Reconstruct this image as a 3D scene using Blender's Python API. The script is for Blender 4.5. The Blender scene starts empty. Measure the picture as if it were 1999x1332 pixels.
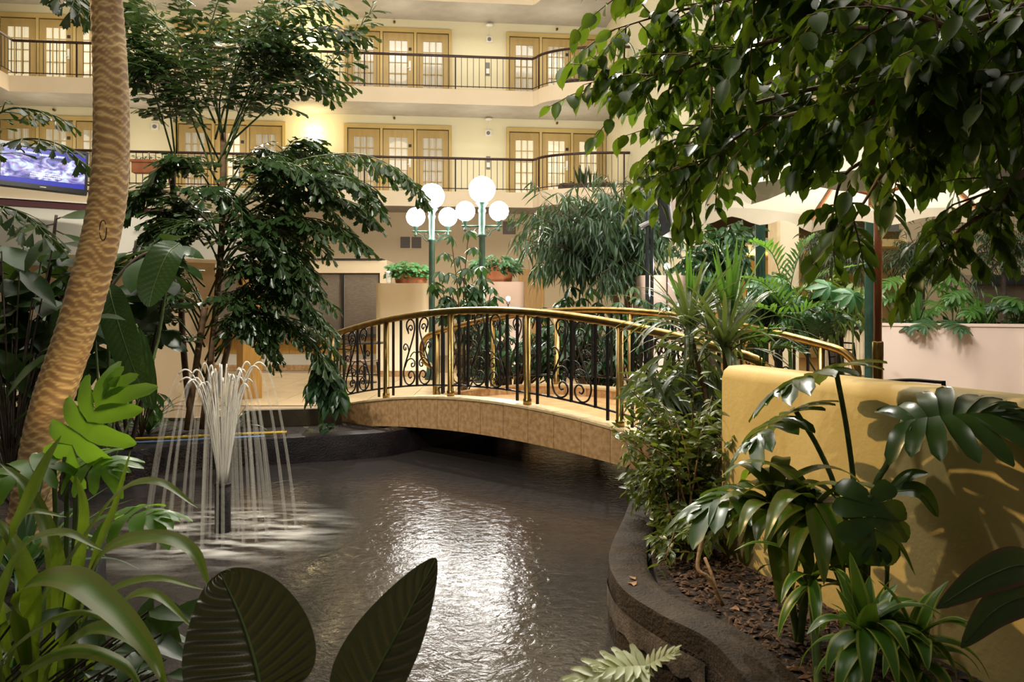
import bpy, math, random
import numpy as np
from mathutils import Vector, Matrix, Quaternion, geometry
random.seed(7)
rng = random.Random(11)
sc = bpy.context.scene
COL = sc.collection
# ------------------------------------------------------------------ camera
F, EYE, HX, HY = 1555.0, 1.35, 999.5, 600.0
def P(px, py, Y):
    """world point seen at a place of the photograph, at distance Y from the camera"""
    return Vector(((px - HX) / F * Y, Y, EYE - (py - HY) / F * Y))
cam = bpy.data.cameras.new('camera'); camo = bpy.data.objects.new('camera', cam); COL.objects.link(camo)
cam.sensor_width = 36.0; cam.lens = 36.0 * F / 1999.0
cam.shift_y = -(666.0 - HY) / 1999.0
cam.clip_start = 0.05; cam.clip_end = 200
cam.dof.use_dof = True; cam.dof.focus_distance = 9.0; cam.dof.aperture_fstop = 13.0
camo.location = (0, 0, EYE); camo.rotation_euler = (math.pi / 2, 0, 0)
sc.camera = camo
sc.view_settings.view_transform = 'Standard'; sc.view_settings.look = 'None'
sc.view_settings.gamma = 1.0; sc.view_settings.use_curve_mapping = False
sc.view_settings.exposure = 0.45
sc.cycles.use_adaptive_sampling = True; sc.cycles.adaptive_threshold = 0.05; sc.cycles.max_bounces = 6; sc.cycles.diffuse_bounces = 3; sc.cycles.glossy_bounces = 3; sc.cycles.transmission_bounces = 2; sc.cycles.transparent_max_bounces = 10
# ------------------------------------------------------------------ ambient light of the hall
w = bpy.data.worlds.new('hall_ambient'); sc.world = w; w.use_nodes = True
w.node_tree.nodes['Background'].inputs[0].default_value = (1.0, 0.88, 0.70, 1)
w.node_tree.nodes['Background'].inputs[1].default_value = 0.075
# ------------------------------------------------------------------ lamps of the hall, with unseen spots added for shading
def light(name, kind, loc, power, color, target=None, size=0.1, sy=None, angle=60, blend=0.4):
    l = bpy.data.lights.new(name, kind); l.energy = power; l.color = color
    if kind == 'AREA':
        l.shape = 'RECTANGLE'; l.size = size; l.size_y = sy or size
    else:
        l.shadow_soft_size = size
    if kind == 'SPOT':
        l.spot_size = math.radians(angle); l.spot_blend = blend
    o = bpy.data.objects.new(name, l); COL.objects.link(o); o.location = loc
    if target is not None:
        o.rotation_euler = (Vector(target) - Vector(loc)).to_track_quat('-Z', 'Y').to_euler()
    return o
WARM = (1.0, 0.90, 0.68); NEUT = (1.0, 0.95, 0.83); GOLD = (1.0, 0.72, 0.34)
light('atrium_ceiling_light', 'AREA', (-1, 10.5, 13.4), 1500, NEUT, (-1, 11.5, 0), 18, 9)
light('planter_spot', 'SPOT', (-4.2, 5.6, 5.2), 1200, GOLD, (1.62, 3.1, 0.45), 0.06, angle=34, blend=0.8)
light('palm_uplight', 'SPOT', (-1.75, 3.55, -0.1), 60, GOLD, (-2.35, 4.4, 1.6), 0.05, angle=70, blend=0.8)
light('palm_spot', 'SPOT', (-0.6, 1.0, 4.6), 190, WARM, (-2.45, 4.45, 1.6), 0.05, angle=44, blend=0.8)
light('bed_spot', 'SPOT', (-1.0, 1.2, 5.2), 200, NEUT, (0.6, 4.6, 0.1), 0.06, angle=52, blend=0.8)
light('pool_bank_spot', 'SPOT', (-0.4, 5.0, 5.6), 260, NEUT, (-1.5, 2.2, 0.3), 0.06, angle=50, blend=0.8)
light('fountain_spot', 'SPOT', (0.3, 4.0, 5.4), 420, NEUT, (-2.1, 5.8, 0.4), 0.08, angle=34, blend=0.7)
light('bridge_fill', 'SPOT', (-1.2, 2.6, 3.3), 420, WARM, (-0.2, 7.9, 0.5), 0.08, angle=44, blend=0.8)  # added unseen spot, hung low to brighten the bridge fascia
light('umbrella_spot', 'SPOT', (2.9, 6.1, 0.9), 120, NEUT, (2.45, 5.3, 2.3), 0.1, angle=120, blend=0.8)
light('left_grove_spot', 'SPOT', (-3.0, 5.0, 6.2), 850, NEUT, (-3.4, 9.0, 2.2), 0.06, angle=80, blend=0.8)
light('left_grove_rim_light', 'SPOT', (-3.6, 14.5, 9.0), 2400, NEUT, (-3.2, 8.7, 1.6), 0.06, angle=50, blend=0.7)  # added unseen light from behind for glints on the grove leaves
light('right_bed_spot', 'SPOT', (1.2, 6.5, 5.6), 520, NEUT, (3.2, 9.2, 1.1), 0.06, angle=70, blend=0.8)
light('right_bed_rim_light', 'SPOT', (1.6, 13.0, 8.6), 1500, NEUT, (1.5, 5.6, 0.6), 0.06, angle=44, blend=0.7)  # added unseen backlight giving the right bed leaves sparkle
light('hedge_rim_light', 'SPOT', (0.6, 17.0, 9.5), 1300, NEUT, (0.9, 11.5, 1.2), 0.06, angle=44, blend=0.7)  # added unseen backlight for sparkle on the hedge
light('far_right_spot', 'SPOT', (4.0, 6.6, 4.5), 320, NEUT, (5.4, 11.2, 0.9), 0.1, angle=70, blend=0.8)
light('near_bank_fill', 'SPOT', (1.3, -0.3, 3.4), 70, WARM, (-0.4, 1.6, 0.5), 0.05, angle=40, blend=0.8)  # unseen spot added behind the camera to bring out the foreground leaves
light('fig_backlight', 'SPOT', (0.2, 6.2, 5.4), 420, NEUT, (1.6, 3.3, 1.9), 0.12, angle=60, blend=0.8)

# ------------------------------------------------------------------ materials
MATS = {}
def _nodes(name):
    m = bpy.data.materials.new(name); m.use_nodes = True; MATS[name] = m
    nt = m.node_tree
    return m, nt, nt.nodes['Principled BSDF']
def mat(name, c, c2=None, rough=0.6, metal=0.0, scale=8.0, bump=0.0, bscale=None, spec=0.4, detail=4.0, stretch=None, emis=0.0, ecol=None, contrast=(0.35, 0.65), dist=0.02, coat=0.0):
    m, nt, b = _nodes(name); L = nt.links
    b.inputs['Base Color'].default_value = (*c, 1); b.inputs['Roughness'].default_value = rough
    b.inputs['Metallic'].default_value = metal; b.inputs['Specular IOR Level'].default_value = spec
    if coat: b.inputs['Coat Weight'].default_value = coat
    co = nt.nodes.new('ShaderNodeTexCoord'); vec = co.outputs['Object']
    if stretch:
        mp = nt.nodes.new('ShaderNodeMapping'); mp.inputs['Scale'].default_value = stretch
        L.new(vec, mp.inputs['Vector']); vec = mp.outputs['Vector']
    if c2 is not None:
        n = nt.nodes.new('ShaderNodeTexNoise'); n.inputs['Scale'].default_value = scale; n.inputs['Detail'].default_value = detail
        L.new(vec, n.inputs['Vector'])
        r = nt.nodes.new('ShaderNodeValToRGB'); r.color_ramp.elements[0].position = contrast[0]; r.color_ramp.elements[1].position = contrast[1]
        r.color_ramp.elements[0].color = (*c, 1); r.color_ramp.elements[1].color = (*c2, 1)
        L.new(n.outputs['Fac'], r.inputs['Fac']); L.new(r.outputs['Color'], b.inputs['Base Color'])
    if bump:
        n2 = nt.nodes.new('ShaderNodeTexNoise'); n2.inputs['Scale'].default_value = bscale or scale * 4; n2.inputs['Detail'].default_value = 3
        L.new(vec, n2.inputs['Vector'])
        bp = nt.nodes.new('ShaderNodeBump'); bp.inputs['Strength'].default_value = bump; bp.inputs['Distance'].default_value = dist
        L.new(n2.outputs['Fac'], bp.inputs['Height']); L.new(bp.outputs['Normal'], b.inputs['Normal'])
    if emis:
        b.inputs['Emission Color'].default_value = (*(ecol or c), 1); b.inputs['Emission Strength'].default_value = emis
    return m
def leafmat(name, c, c2, rough=0.36, transl=0.22, tcol=None, scale=3.0, spec=0.5, stripe=None, vein=None):
    """leaf surface: two greens mixed by a per-object random value and soft noise, some light passing through"""
    m, nt, b = _nodes(name); L = nt.links
    b.inputs['Roughness'].default_value = rough; b.inputs['Specular IOR Level'].default_value = spec
    oi = nt.nodes.new('ShaderNodeObjectInfo'); co = nt.nodes.new('ShaderNodeTexCoord')
    n = nt.nodes.new('ShaderNodeTexNoise'); n.inputs['Scale'].default_value = scale; n.inputs['Detail'].default_value = 3
    L.new(co.outputs['Object'], n.inputs['Vector'])
    a = nt.nodes.new('ShaderNodeMath'); a.operation = 'MULTIPLY_ADD'; a.inputs[1].default_value = 0.5
    L.new(oi.outputs['Random'], a.inputs[0]); 
    s = nt.nodes.new('ShaderNodeMapRange'); s.inputs[1].default_value = 0.3; s.inputs[2].default_value = 0.7; s.inputs[3].default_value = 0; s.inputs[4].default_value = 0.6
    L.new(n.outputs['Fac'], s.inputs[0]); L.new(s.outputs[0], a.inputs[2])
    mx = nt.nodes.new('ShaderNodeMix'); mx.data_type = 'RGBA'
    mx.inputs[6].default_value = (*c, 1); mx.inputs[7].default_value = (*c2, 1)
    L.new(a.outputs[0], mx.inputs[0]); col = mx.outputs[2]
    if stripe:
        at = nt.nodes.new('ShaderNodeAttribute'); at.attribute_name = 'across'
        r = nt.nodes.new('ShaderNodeValToRGB'); e = r.color_ramp.elements
        e[0].position = stripe[1]; e[1].position = stripe[2]; e[0].color = (0, 0, 0, 1); e[1].color = (1, 1, 1, 1)
        L.new(at.outputs['Fac'], r.inputs['Fac'])
        m2 = nt.nodes.new('ShaderNodeMix'); m2.data_type = 'RGBA'; m2.inputs[7].default_value = (*stripe[0], 1)
        L.new(col, m2.inputs[6]); L.new(r.outputs['Color'], m2.inputs[0]); col = m2.outputs[2]
    if vein:
        at = nt.nodes.new('ShaderNodeAttribute'); at.attribute_name = 'vein'
        m3 = nt.nodes.new('ShaderNodeMix'); m3.data_type = 'RGBA'; m3.inputs[7].default_value = (*vein, 1)
        L.new(col, m3.inputs[6]); L.new(at.outputs['Fac'], m3.inputs[0]); col = m3.outputs[2]
    L.new(col, b.inputs['Base Color'])
    if transl:
        t = nt.nodes.new('ShaderNodeBsdfTranslucent'); ms = nt.nodes.new('ShaderNodeMixShader'); ms.inputs[0].default_value = transl
        tc = tcol or (c2[0] * 2.2, c2[1] * 2.2, c2[2] * 0.9)
        t.inputs['Color'].default_value = (*tc, 1)
        out = nt.nodes['Material Output']
        L.new(b.outputs[0], ms.inputs[1]); L.new(t.outputs[0], ms.inputs[2]); L.new(ms.outputs[0], out.inputs['Surface'])
    return m
# plaster, stone, metal
mat('facade_plaster', (0.66, 0.60, 0.42), (0.70, 0.64, 0.46), 0.8, scale=0.6, bump=0.15, bscale=60, dist=0.004)
mat('lobby_plaster', (0.56, 0.43, 0.27), (0.60, 0.47, 0.30), 0.8, scale=0.5, bump=0.12, bscale=60, dist=0.004)
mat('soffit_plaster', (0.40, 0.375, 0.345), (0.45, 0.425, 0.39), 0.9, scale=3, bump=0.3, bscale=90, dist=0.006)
mat('fascia_plaster', (0.74, 0.60, 0.42), (0.78, 0.64, 0.46), 0.8, scale=1, bump=0.1, bscale=70, dist=0.004)
mat('cream_plaster', (0.72, 0.60, 0.40), (0.76, 0.65, 0.45), 0.7, scale=1.2, bump=0.1, bscale=60, dist=0.004)
mat('pink_plaster', (0.66, 0.52, 0.45), (0.71, 0.57, 0.49), 0.75, scale=1.2, bump=0.1, bscale=60, dist=0.004)
mat('ochre_plaster', (0.55, 0.40, 0.15), (0.63, 0.48, 0.21), 0.6, scale=1.8, bump=0.25, bscale=35, dist=0.006, spec=0.35)
mat('door_paint', (0.37, 0.255, 0.095), (0.42, 0.295, 0.115), 0.45, scale=2, stretch=(6, 6, 1))
mat('sash_paint', (0.46, 0.33, 0.13), None, 0.45)
mat('frame_paint', (0.47, 0.345, 0.13), (0.51, 0.375, 0.15), 0.45, scale=2)
mat('door_gap_shade', (0.10, 0.065, 0.025), None, 0.7)  # dark tone painted for the shade between frame and leaves
mat('curtain', (0.62, 0.58, 0.50), None, 0.9, emis=0.04, ecol=(1.0, 0.86, 0.55))  # faint emission in the cloth stands in for light from the rooms
mat('curtain_glow', (0.72, 0.68, 0.56), None, 0.9, emis=0.30, ecol=(1.0, 0.88, 0.58))  # stronger emission, as if a lamp burned in the room behind
mat('iron', (0.012, 0.011, 0.012), None, 0.38, 0.3, spec=0.5)
mat('rail_bronze', (0.035, 0.016, 0.012), (0.06, 0.028, 0.02), 0.35, 0.2, scale=20)
mat('baluster_grey', (0.10, 0.085, 0.07), None, 0.5, 0.3)
mat('brass', (0.40, 0.265, 0.095), (0.27, 0.165, 0.05), 0.28, 1.0, scale=5, stretch=(3, 3, 1), bump=0.05, bscale=40, dist=0.003)
mat('marble', (0.44, 0.245, 0.11), (0.60, 0.385, 0.20), 0.35, scale=20, detail=9, contrast=(0.38, 0.62), spec=0.4)
mat('marble_light', (0.62, 0.45, 0.25), (0.70, 0.54, 0.32), 0.3, scale=7, detail=7)
mat('marble_deck', (0.50, 0.29, 0.12), (0.62, 0.40, 0.19), 0.32, scale=6, detail=7)
mat('bridge_core', (0.10, 0.07, 0.05), None, 0.8)
mat('floor_stone', (0.50, 0.36, 0.20), (0.56, 0.42, 0.25), 0.3, scale=2, detail=6)
mat('floor_joint', (0.30, 0.21, 0.12), None, 0.7)
mat('soil', (0.010, 0.006, 0.005), (0.030, 0.018, 0.012), 0.95, scale=14, bump=1.0, bscale=40, dist=0.03)
mat('curb_concrete', (0.018, 0.012, 0.009), (0.042, 0.030, 0.021), 0.75, scale=7, bump=0.8, bscale=60, dist=0.014, spec=0.2)
mat('curb_dark', (0.008, 0.006, 0.008), (0.018, 0.014, 0.017), 0.5, scale=7, bump=0.6, bscale=60, dist=0.012, spec=0.22)
mat('pool_floor', (0.06, 0.045, 0.035), (0.03, 0.024, 0.02), 0.9, scale=2)
mat('curb_band', (0.16, 0.13, 0.11), (0.05, 0.04, 0.036), 0.7, scale=9, bump=0.6, bscale=80, dist=0.01)
mat('low_wall', (0.10, 0.078, 0.050), (0.14, 0.11, 0.075), 0.7, scale=5, bump=0.3, bscale=40, dist=0.008)
mat('green_paint', (0.030, 0.075, 0.055), (0.042, 0.095, 0.072), 0.38, 0.1, scale=12, spec=0.5)
mat('dark_steel', (0.03, 0.035, 0.045), (0.05, 0.055, 0.065), 0.4, 0.4, scale=10)
mat('globe_glass', (1, 1, 1), None, 0.4, emis=46.0, ecol=(1.0, 0.97, 0.89))
mat('sconce_glass', (1, 1, 1), None, 0.4, emis=9.0, ecol=(1.0, 0.80, 0.40))
mat('bulb_glass', (1, 1, 1), None, 0.4, emis=26.0, ecol=(1.0, 0.86, 0.74))
mat('terracotta', (0.36, 0.12, 0.05), (0.44, 0.17, 0.075), 0.75, scale=6, bump=0.15, bscale=30, dist=0.006)
mat('wood_door', (0.46, 0.26, 0.09), (0.54, 0.33, 0.13), 0.5, scale=5, stretch=(8, 8, 0.6))
mat('wood_panel', (0.50, 0.27, 0.06), (0.62, 0.36, 0.09), 0.42, scale=6, stretch=(9, 9, 0.5))
mat('wood_red', (0.26, 0.075, 0.03), (0.36, 0.12, 0.05), 0.38, scale=8, stretch=(8, 8, 0.8), spec=0.5)
mat('wood_rib', (0.42, 0.15, 0.05), (0.52, 0.21, 0.08), 0.5, scale=8)
mat('shade_cloth', (0.125, 0.095, 0.065), (0.175, 0.135, 0.095), 0.9, scale=14, stretch=(1, 1, 14), contrast=(0.4, 0.6))
mat('dark_trim', (0.012, 0.010, 0.010), None, 0.5)
mat('maroon', (0.085, 0.018, 0.020), None, 0.5)
mat('stone_dark', (0.035, 0.030, 0.030), (0.08, 0.07, 0.065), 0.25, scale=40)
mat('white_ware', (0.80, 0.78, 0.72), None, 0.5)
mat('beige_panel', (0.56, 0.44, 0.29), None, 0.7)
mat('white_panel', (0.74, 0.69, 0.58), None, 0.7)
mat('canvas', (0.80, 0.74, 0.62), (0.74, 0.68, 0.56), 0.9, scale=3, bump=0.15, bscale=14, dist=0.02)
mat('cushion', (0.26, 0.13, 0.09), (0.34, 0.18, 0.12), 0.9, scale=30)
mat('seat_weave', (0.36, 0.24, 0.15), (0.18, 0.11, 0.07), 0.8, scale=30, stretch=(1, 8, 1))
mat('grille_metal', (0.14, 0.105, 0.08), None, 0.6)
mat('plastic_white', (0.72, 0.70, 0.66), None, 0.5)
mat('plastic_grey', (0.16, 0.15, 0.15), None, 0.5)
mat('tv_black', (0.008, 0.008, 0.011), None, 0.25)
mat('hose_yellow', (0.70, 0.46, 0.03), None, 0.4)
mat('hose_blue', (0.16, 0.30, 0.55), None, 0.4)
mat('pvc_black', (0.010, 0.009, 0.012), (0.05, 0.045, 0.05), 0.45, scale=50)
mat('stem_brown', (0.12, 0.065, 0.03), (0.20, 0.12, 0.06), 0.7, scale=20)
mat('stem_green', (0.06, 0.10, 0.025), (0.10, 0.14, 0.04), 0.55, scale=20)
mat('stem_dark', (0.04, 0.028, 0.022), (0.075, 0.05, 0.035), 0.7, scale=20)
mat('bark_tan', (0.28, 0.17, 0.08), (0.17, 0.10, 0.05), 0.8, scale=10, stretch=(3, 3, 10), bump=0.4, dist=0.01)
mat('bark_chip', (0.050, 0.026, 0.015), (0.11, 0.06, 0.035), 0.9, scale=30)
mat('dry_leaf', (0.20, 0.10, 0.05), (0.34, 0.20, 0.10), 0.8, scale=10)
# leaves
leafmat('fig_leaf', (0.010, 0.028, 0.003), (0.044, 0.088, 0.006), 0.40, 0.25, (0.20, 0.33, 0.02), spec=0.3)
leafmat('fishtail_leaf', (0.010, 0.030, 0.009), (0.030, 0.066, 0.016), 0.34, 0.15, (0.10, 0.18, 0.03))
leafmat('broad_leaf', (0.008, 0.024, 0.006), (0.026, 0.056, 0.011), 0.36, 0.15, (0.10, 0.18, 0.02), spec=0.35, vein=(0.06, 0.10, 0.03))
leafmat('narrow_leaf', (0.016, 0.042, 0.020), (0.050, 0.095, 0.045), 0.36, 0.18)
leafmat('shrub_leaf', (0.028, 0.055, 0.008), (0.110, 0.150, 0.026), 0.30, 0.22, spec=0.6)
leafmat('schefflera_leaf', (0.012, 0.048, 0.018), (0.042, 0.105, 0.036), 0.34, 0.18)
leafmat('palm_leaf', (0.025, 0.085, 0.014), (0.085, 0.20, 0.03), 0.38, 0.30, (0.20, 0.42, 0.04))
leafmat('palm_leaf_dark', (0.012, 0.045, 0.018), (0.045, 0.10, 0.04), 0.34, 0.2)
leafmat('strap_leaf', (0.030, 0.085, 0.006), (0.085, 0.150, 0.012), 0.30, 0.28, (0.26, 0.38, 0.02), spec=0.5, stripe=((0.11, 0.13, 0.025), 0.35, 0.0))
leafmat('dracaena_leaf', (0.045, 0.085, 0.030), (0.130, 0.170, 0.075), 0.30, 0.2, spec=0.6)
leafmat('corn_leaf', (0.040, 0.120, 0.012), (0.070, 0.170, 0.018), 0.34, 0.25, (0.25, 0.42, 0.03), stripe=((0.30, 0.36, 0.06), 0.72, 0.42))
leafmat('monstera_leaf', (0.009, 0.032, 0.006), (0.026, 0.066, 0.012), 0.28, 0.2, (0.14, 0.24, 0.02), spec=0.5)
leafmat('philodendron_leaf', (0.028, 0.105, 0.006), (0.080, 0.200, 0.012), 0.36, 0.35, (0.32, 0.56, 0.03))
leafmat('foreground_leaf', (0.013, 0.014, 0.005), (0.028, 0.026, 0.008), 0.25, 0.12, (0.10, 0.10, 0.02), spec=0.6, vein=(0.10, 0.075, 0.03))
leafmat('red_edge_leaf', (0.012, 0.030, 0.006), (0.022, 0.048, 0.008), 0.40, 0.15, (0.09, 0.15, 0.02), stripe=((0.10, 0.014, 0.022), 0.72, 0.95))
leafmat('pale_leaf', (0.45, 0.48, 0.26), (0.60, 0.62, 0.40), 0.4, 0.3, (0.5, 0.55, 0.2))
leafmat('ivy_leaf', (0.020, 0.085, 0.020), (0.075, 0.190, 0.065), 0.38, 0.2)
leafmat('fern_leaf', (0.022, 0.090, 0.030), (0.055, 0.150, 0.050), 0.4, 0.22)
leafmat('back_tree_leaf', (0.016, 0.036, 0.012), (0.040, 0.070, 0.022), 0.4, 0.15)
M = MATS
# ------------------------------------------------------------------ mesh helpers
V3 = Vector
class MB:
    def __init__(self): self.v = []; self.f = []
    def box(self, a, b):
        x0, y0, z0 = a; x1, y1, z1 = b; n = len(self.v)
        self.v += [(x0, y0, z0), (x1, y0, z0), (x1, y1, z0), (x0, y1, z0), (x0, y0, z1), (x1, y0, z1), (x1, y1, z1), (x0, y1, z1)]
        self.f += [tuple(n + i for i in q) for q in ((0, 3, 2, 1), (4, 5, 6, 7), (0, 1, 5, 4), (1, 2, 6, 5), (2, 3, 7, 6), (3, 0, 4, 7))]
        return self
    def tube(self, pts, r, n=6, cap=True):
        pts = [V3(p) for p in pts]; m = len(pts)
        rs = r if isinstance(r, (list, tuple)) else [r] * m
        base = len(self.v); up = None
        for i, p in enumerate(pts):
            t = (pts[min(i + 1, m - 1)] - pts[max(i - 1, 0)])
            t = t.normalized() if t.length > 1e-9 else V3((0, 0, 1))
            if up is None:
                ref = V3((0, 0, 1)) if abs(t.z) < 0.9 else V3((1, 0, 0))
                up = (ref - t * ref.dot(t)).normalized()
            else:
                up = up - t * up.dot(t); up = up.normalized() if up.length > 1e-6 else t.orthogonal().normalized()
            sd = t.cross(up)
            for k in range(n):
                a = 2 * math.pi * k / n
                self.v.append(tuple(p + (up * math.cos(a) + sd * math.sin(a)) * rs[i]))
        for i in range(m - 1):
            for k in range(n):
                k2 = (k + 1) % n
                self.f.append((base + i * n + k, base + i * n + k2, base + (i + 1) * n + k2, base + (i + 1) * n + k))
        if cap:
            self.f.append(tuple(base + k for k in range(n))[::-1]); self.f.append(tuple(base + (m - 1) * n + k for k in range(n)))
        return self
    def lathe(self, prof, n=16, c=(0, 0, 0)):
        base = len(self.v); m = len(prof)
        for r, z in prof:
            for k in range(n):
                a = 2 * math.pi * k / n
                self.v.append((c[0] + r * math.cos(a), c[1] + r * math.sin(a), c[2] + z))
        for i in range(m - 1):
            for k in range(n):
                k2 = (k + 1) % n
                self.f.append((base + i * n + k, base + i * n + k2, base + (i + 1) * n + k2, base + (i + 1) * n + k))
        self.f.append(tuple(base + k for k in range(n))[::-1]); self.f.append(tuple(base + (m - 1) * n + k for k in range(n)))
        return self
    def grid(self, rows):
        """rows of points -> quads"""
        base = len(self.v); m = len(rows[0])
        for r in rows: self.v += [tuple(p) for p in r]
        for i in range(len(rows) - 1):
            for k in range(m - 1):
                a = base + i * m + k
                self.f.append((a, a + 1, a + m + 1, a + m))
        return self
    def prism(self, poly, z0, z1, holes=()):
        """flat polygon (with holes) given a thickness"""
        loops = [[V3((x, y, 0)) for x, y in poly]] + [[V3((x, y, 0)) for x, y in h] for h in holes]
        tris = geometry.tessellate_polygon(loops)
        flat = [p for l in loops for p in l]; n = len(flat); b = len(self.v)
        self.v += [(p.x, p.y, z1) for p in flat] + [(p.x, p.y, z0) for p in flat]
        for t in tris:
            p, q, r = (flat[i] for i in t)
            if (q - p).cross(r - p).z < 0: t = t[::-1]
            self.f.append(tuple(b + i for i in t)); self.f.append(tuple(b + n + i for i in t[::-1]))
        s = 0
        for l in loops:
            k = len(l)
            for i in range(k):
                j = (i + 1) % k
                self.f.append((b + s + i, b + s + j, b + n + s + j, b + n + s + i))
            s += k
        return self
    def mesh(self, name, m=None, smooth=False):
        me = bpy.data.meshes.new(name); me.from_pydata(self.v, [], self.f)
        if m: me.materials.append(MATS[m] if isinstance(m, str) else m)
        if smooth: me.polygons.foreach_set('use_smooth', [True] * len(me.polygons))
        me.update(); return me
    def build(self, name, m, parent=None, smooth=False, loc=(0, 0, 0), rz=0.0):
        return link(name, self.mesh(name, m, smooth), parent, loc, rz)
def link(name, me, parent=None, loc=(0, 0, 0), rz=0.0):
    o = bpy.data.objects.new(name, me); COL.objects.link(o)
    o.location = loc; o.rotation_euler = (0, 0, rz)
    if parent: o.parent = parent
    return o
def empty(name, loc=(0, 0, 0), rz=0.0):
    o = bpy.data.objects.new(name, None); COL.objects.link(o); o.empty_display_size = 0.1
    o.location = loc; o.rotation_euler = (0, 0, rz); return o
def tag(o, label=None, cat=None, group=None, kind=None):
    if label: o['label'] = label
    if cat: o['category'] = cat
    if group: o['group'] = group
    if kind: o['kind'] = kind
    return o
def struct(o): o['kind'] = 'structure'; return o
def stuff(o, label=None): 
    o['kind'] = 'stuff'
    if label: o['label'] = label
    return o
def smoothpath(pts, per=6):
    """Catmull-Rom through points"""
    pts = [V3(p) for p in pts]
    if len(pts) < 3:
        return [pts[0].lerp(pts[-1], i / per) for i in range(per + 1)]
    q = [pts[0] * 2 - pts[1]] + pts + [pts[-1] * 2 - pts[-2]]; out = []
    for i in range(1, len(q) - 2):
        p0, p1, p2, p3 = q[i - 1:i + 3]
        for k in range(per):
            t = k / per
            out.append(0.5 * ((2 * p1) + (p2 - p0) * t + (2 * p0 - 5 * p1 + 4 * p2 - p3) * t * t + (3 * p1 - p0 - 3 * p2 + p3) * t ** 3))
    out.append(pts[-1]); return out
def icosphere(r, c=(0, 0, 0), n=14, m=10):
    b = MB(); prof = []
    for i in range(m + 1):
        a = math.pi * (i + 0.02) / (m + 0.04) - math.pi / 2
        prof.append((max(0.001, r * math.cos(a)), r * math.sin(a)))
    return b.lathe(prof, n, c)

# ================================================================== THE HALL: far facade
TH = math.radians(6.5)
E = V3((math.cos(TH), math.sin(TH), 0)); NB = V3((-math.sin(TH), math.cos(TH), 0))
DEPTH = 1.45
FO = V3((-1.35, 21.0, 0)) + NB * DEPTH            # origin on the wall plane
FL = (FO.x, FO.y, 0)
def fs(px, d=0.0):
    """place along the facade of a column of the photograph, d metres in front of the wall plane"""
    u = (px - HX) / F; o = FO - NB * d
    return (u * o.y - o.x) / (E.x - u * E.y)
def fbuild(mb, name, m, parent=None, smooth=False):
    return mb.build(name, m, parent, smooth, FL if parent is None else (0, 0, 0), TH if parent is None else 0)
sL, sR = fs(18, DEPTH), fs(1183)
s1 = fs(1040, DEPTH)
Z2, Z3, Z4, Z5 = 4.40, 7.10, 9.80, 12.5             # balcony floor tops
SLAB = 0.40
mb = MB().box((sL - 1.6, 0, 4.0), (sR + 0.3, 0.3, 15.0)); struct(fbuild(mb, 'wall_back', 'facade_plaster'))
mb = MB().box((sL - 9.6, 0.0, -0.3), (sR + 8, 0.3, 4.0)); struct(fbuild(mb, 'wall_lobby', 'lobby_plaster'))
# return wall on the right of the balconies, coming forward, and the dim wing behind the trees
mb = MB().box((sR, -7.2, 0), (sR + 0.35, 0.0, 15)); struct(fbuild(mb, 'wall_return', 'facade_plaster'))
mb = MB().box((sR + 0.35, -7.2, 3.4), (sR + 12, -6.9, 15)); mb.box((sR + 4.6, -7.2, 0), (sR + 12, -6.9, 3.4)); struct(fbuild(mb, 'wall_right', 'lobby_plaster'))
mb = MB().box((sL - 1.75, -12, 0), (sL - 1.45, 0, 15)); struct(fbuild(mb, 'wall_left', 'facade_plaster'))
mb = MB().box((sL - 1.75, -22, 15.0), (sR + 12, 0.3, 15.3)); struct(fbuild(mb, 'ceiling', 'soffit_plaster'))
def edge_path(inset=0.0):
    a = sR - s1; pts = [(sL - inset, -DEPTH - 9.0)] if False else []
    pts = [(sL + inset, -DEPTH - 8.0), (sL + inset, -DEPTH + inset), (s1, -DEPTH + inset)]
    for k in range(1, 15):
        ph = math.pi / 2 * k / 14
        pts.append((sR - a * math.cos(ph) * 0.97, -DEPTH + inset - 1.25 * math.sin(ph)))
    return pts
for zt in (Z2, Z3, Z4, Z5):
    path = edge_path()
    poly = path + [(sR, path[-1][1]), (sR, 0), (sL - 1.45, 0), (sL - 1.45, -DEPTH - 8.0)]
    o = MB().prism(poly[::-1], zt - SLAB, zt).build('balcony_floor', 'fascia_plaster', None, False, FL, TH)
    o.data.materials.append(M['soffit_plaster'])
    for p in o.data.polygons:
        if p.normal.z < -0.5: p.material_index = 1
    struct(o)
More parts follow.
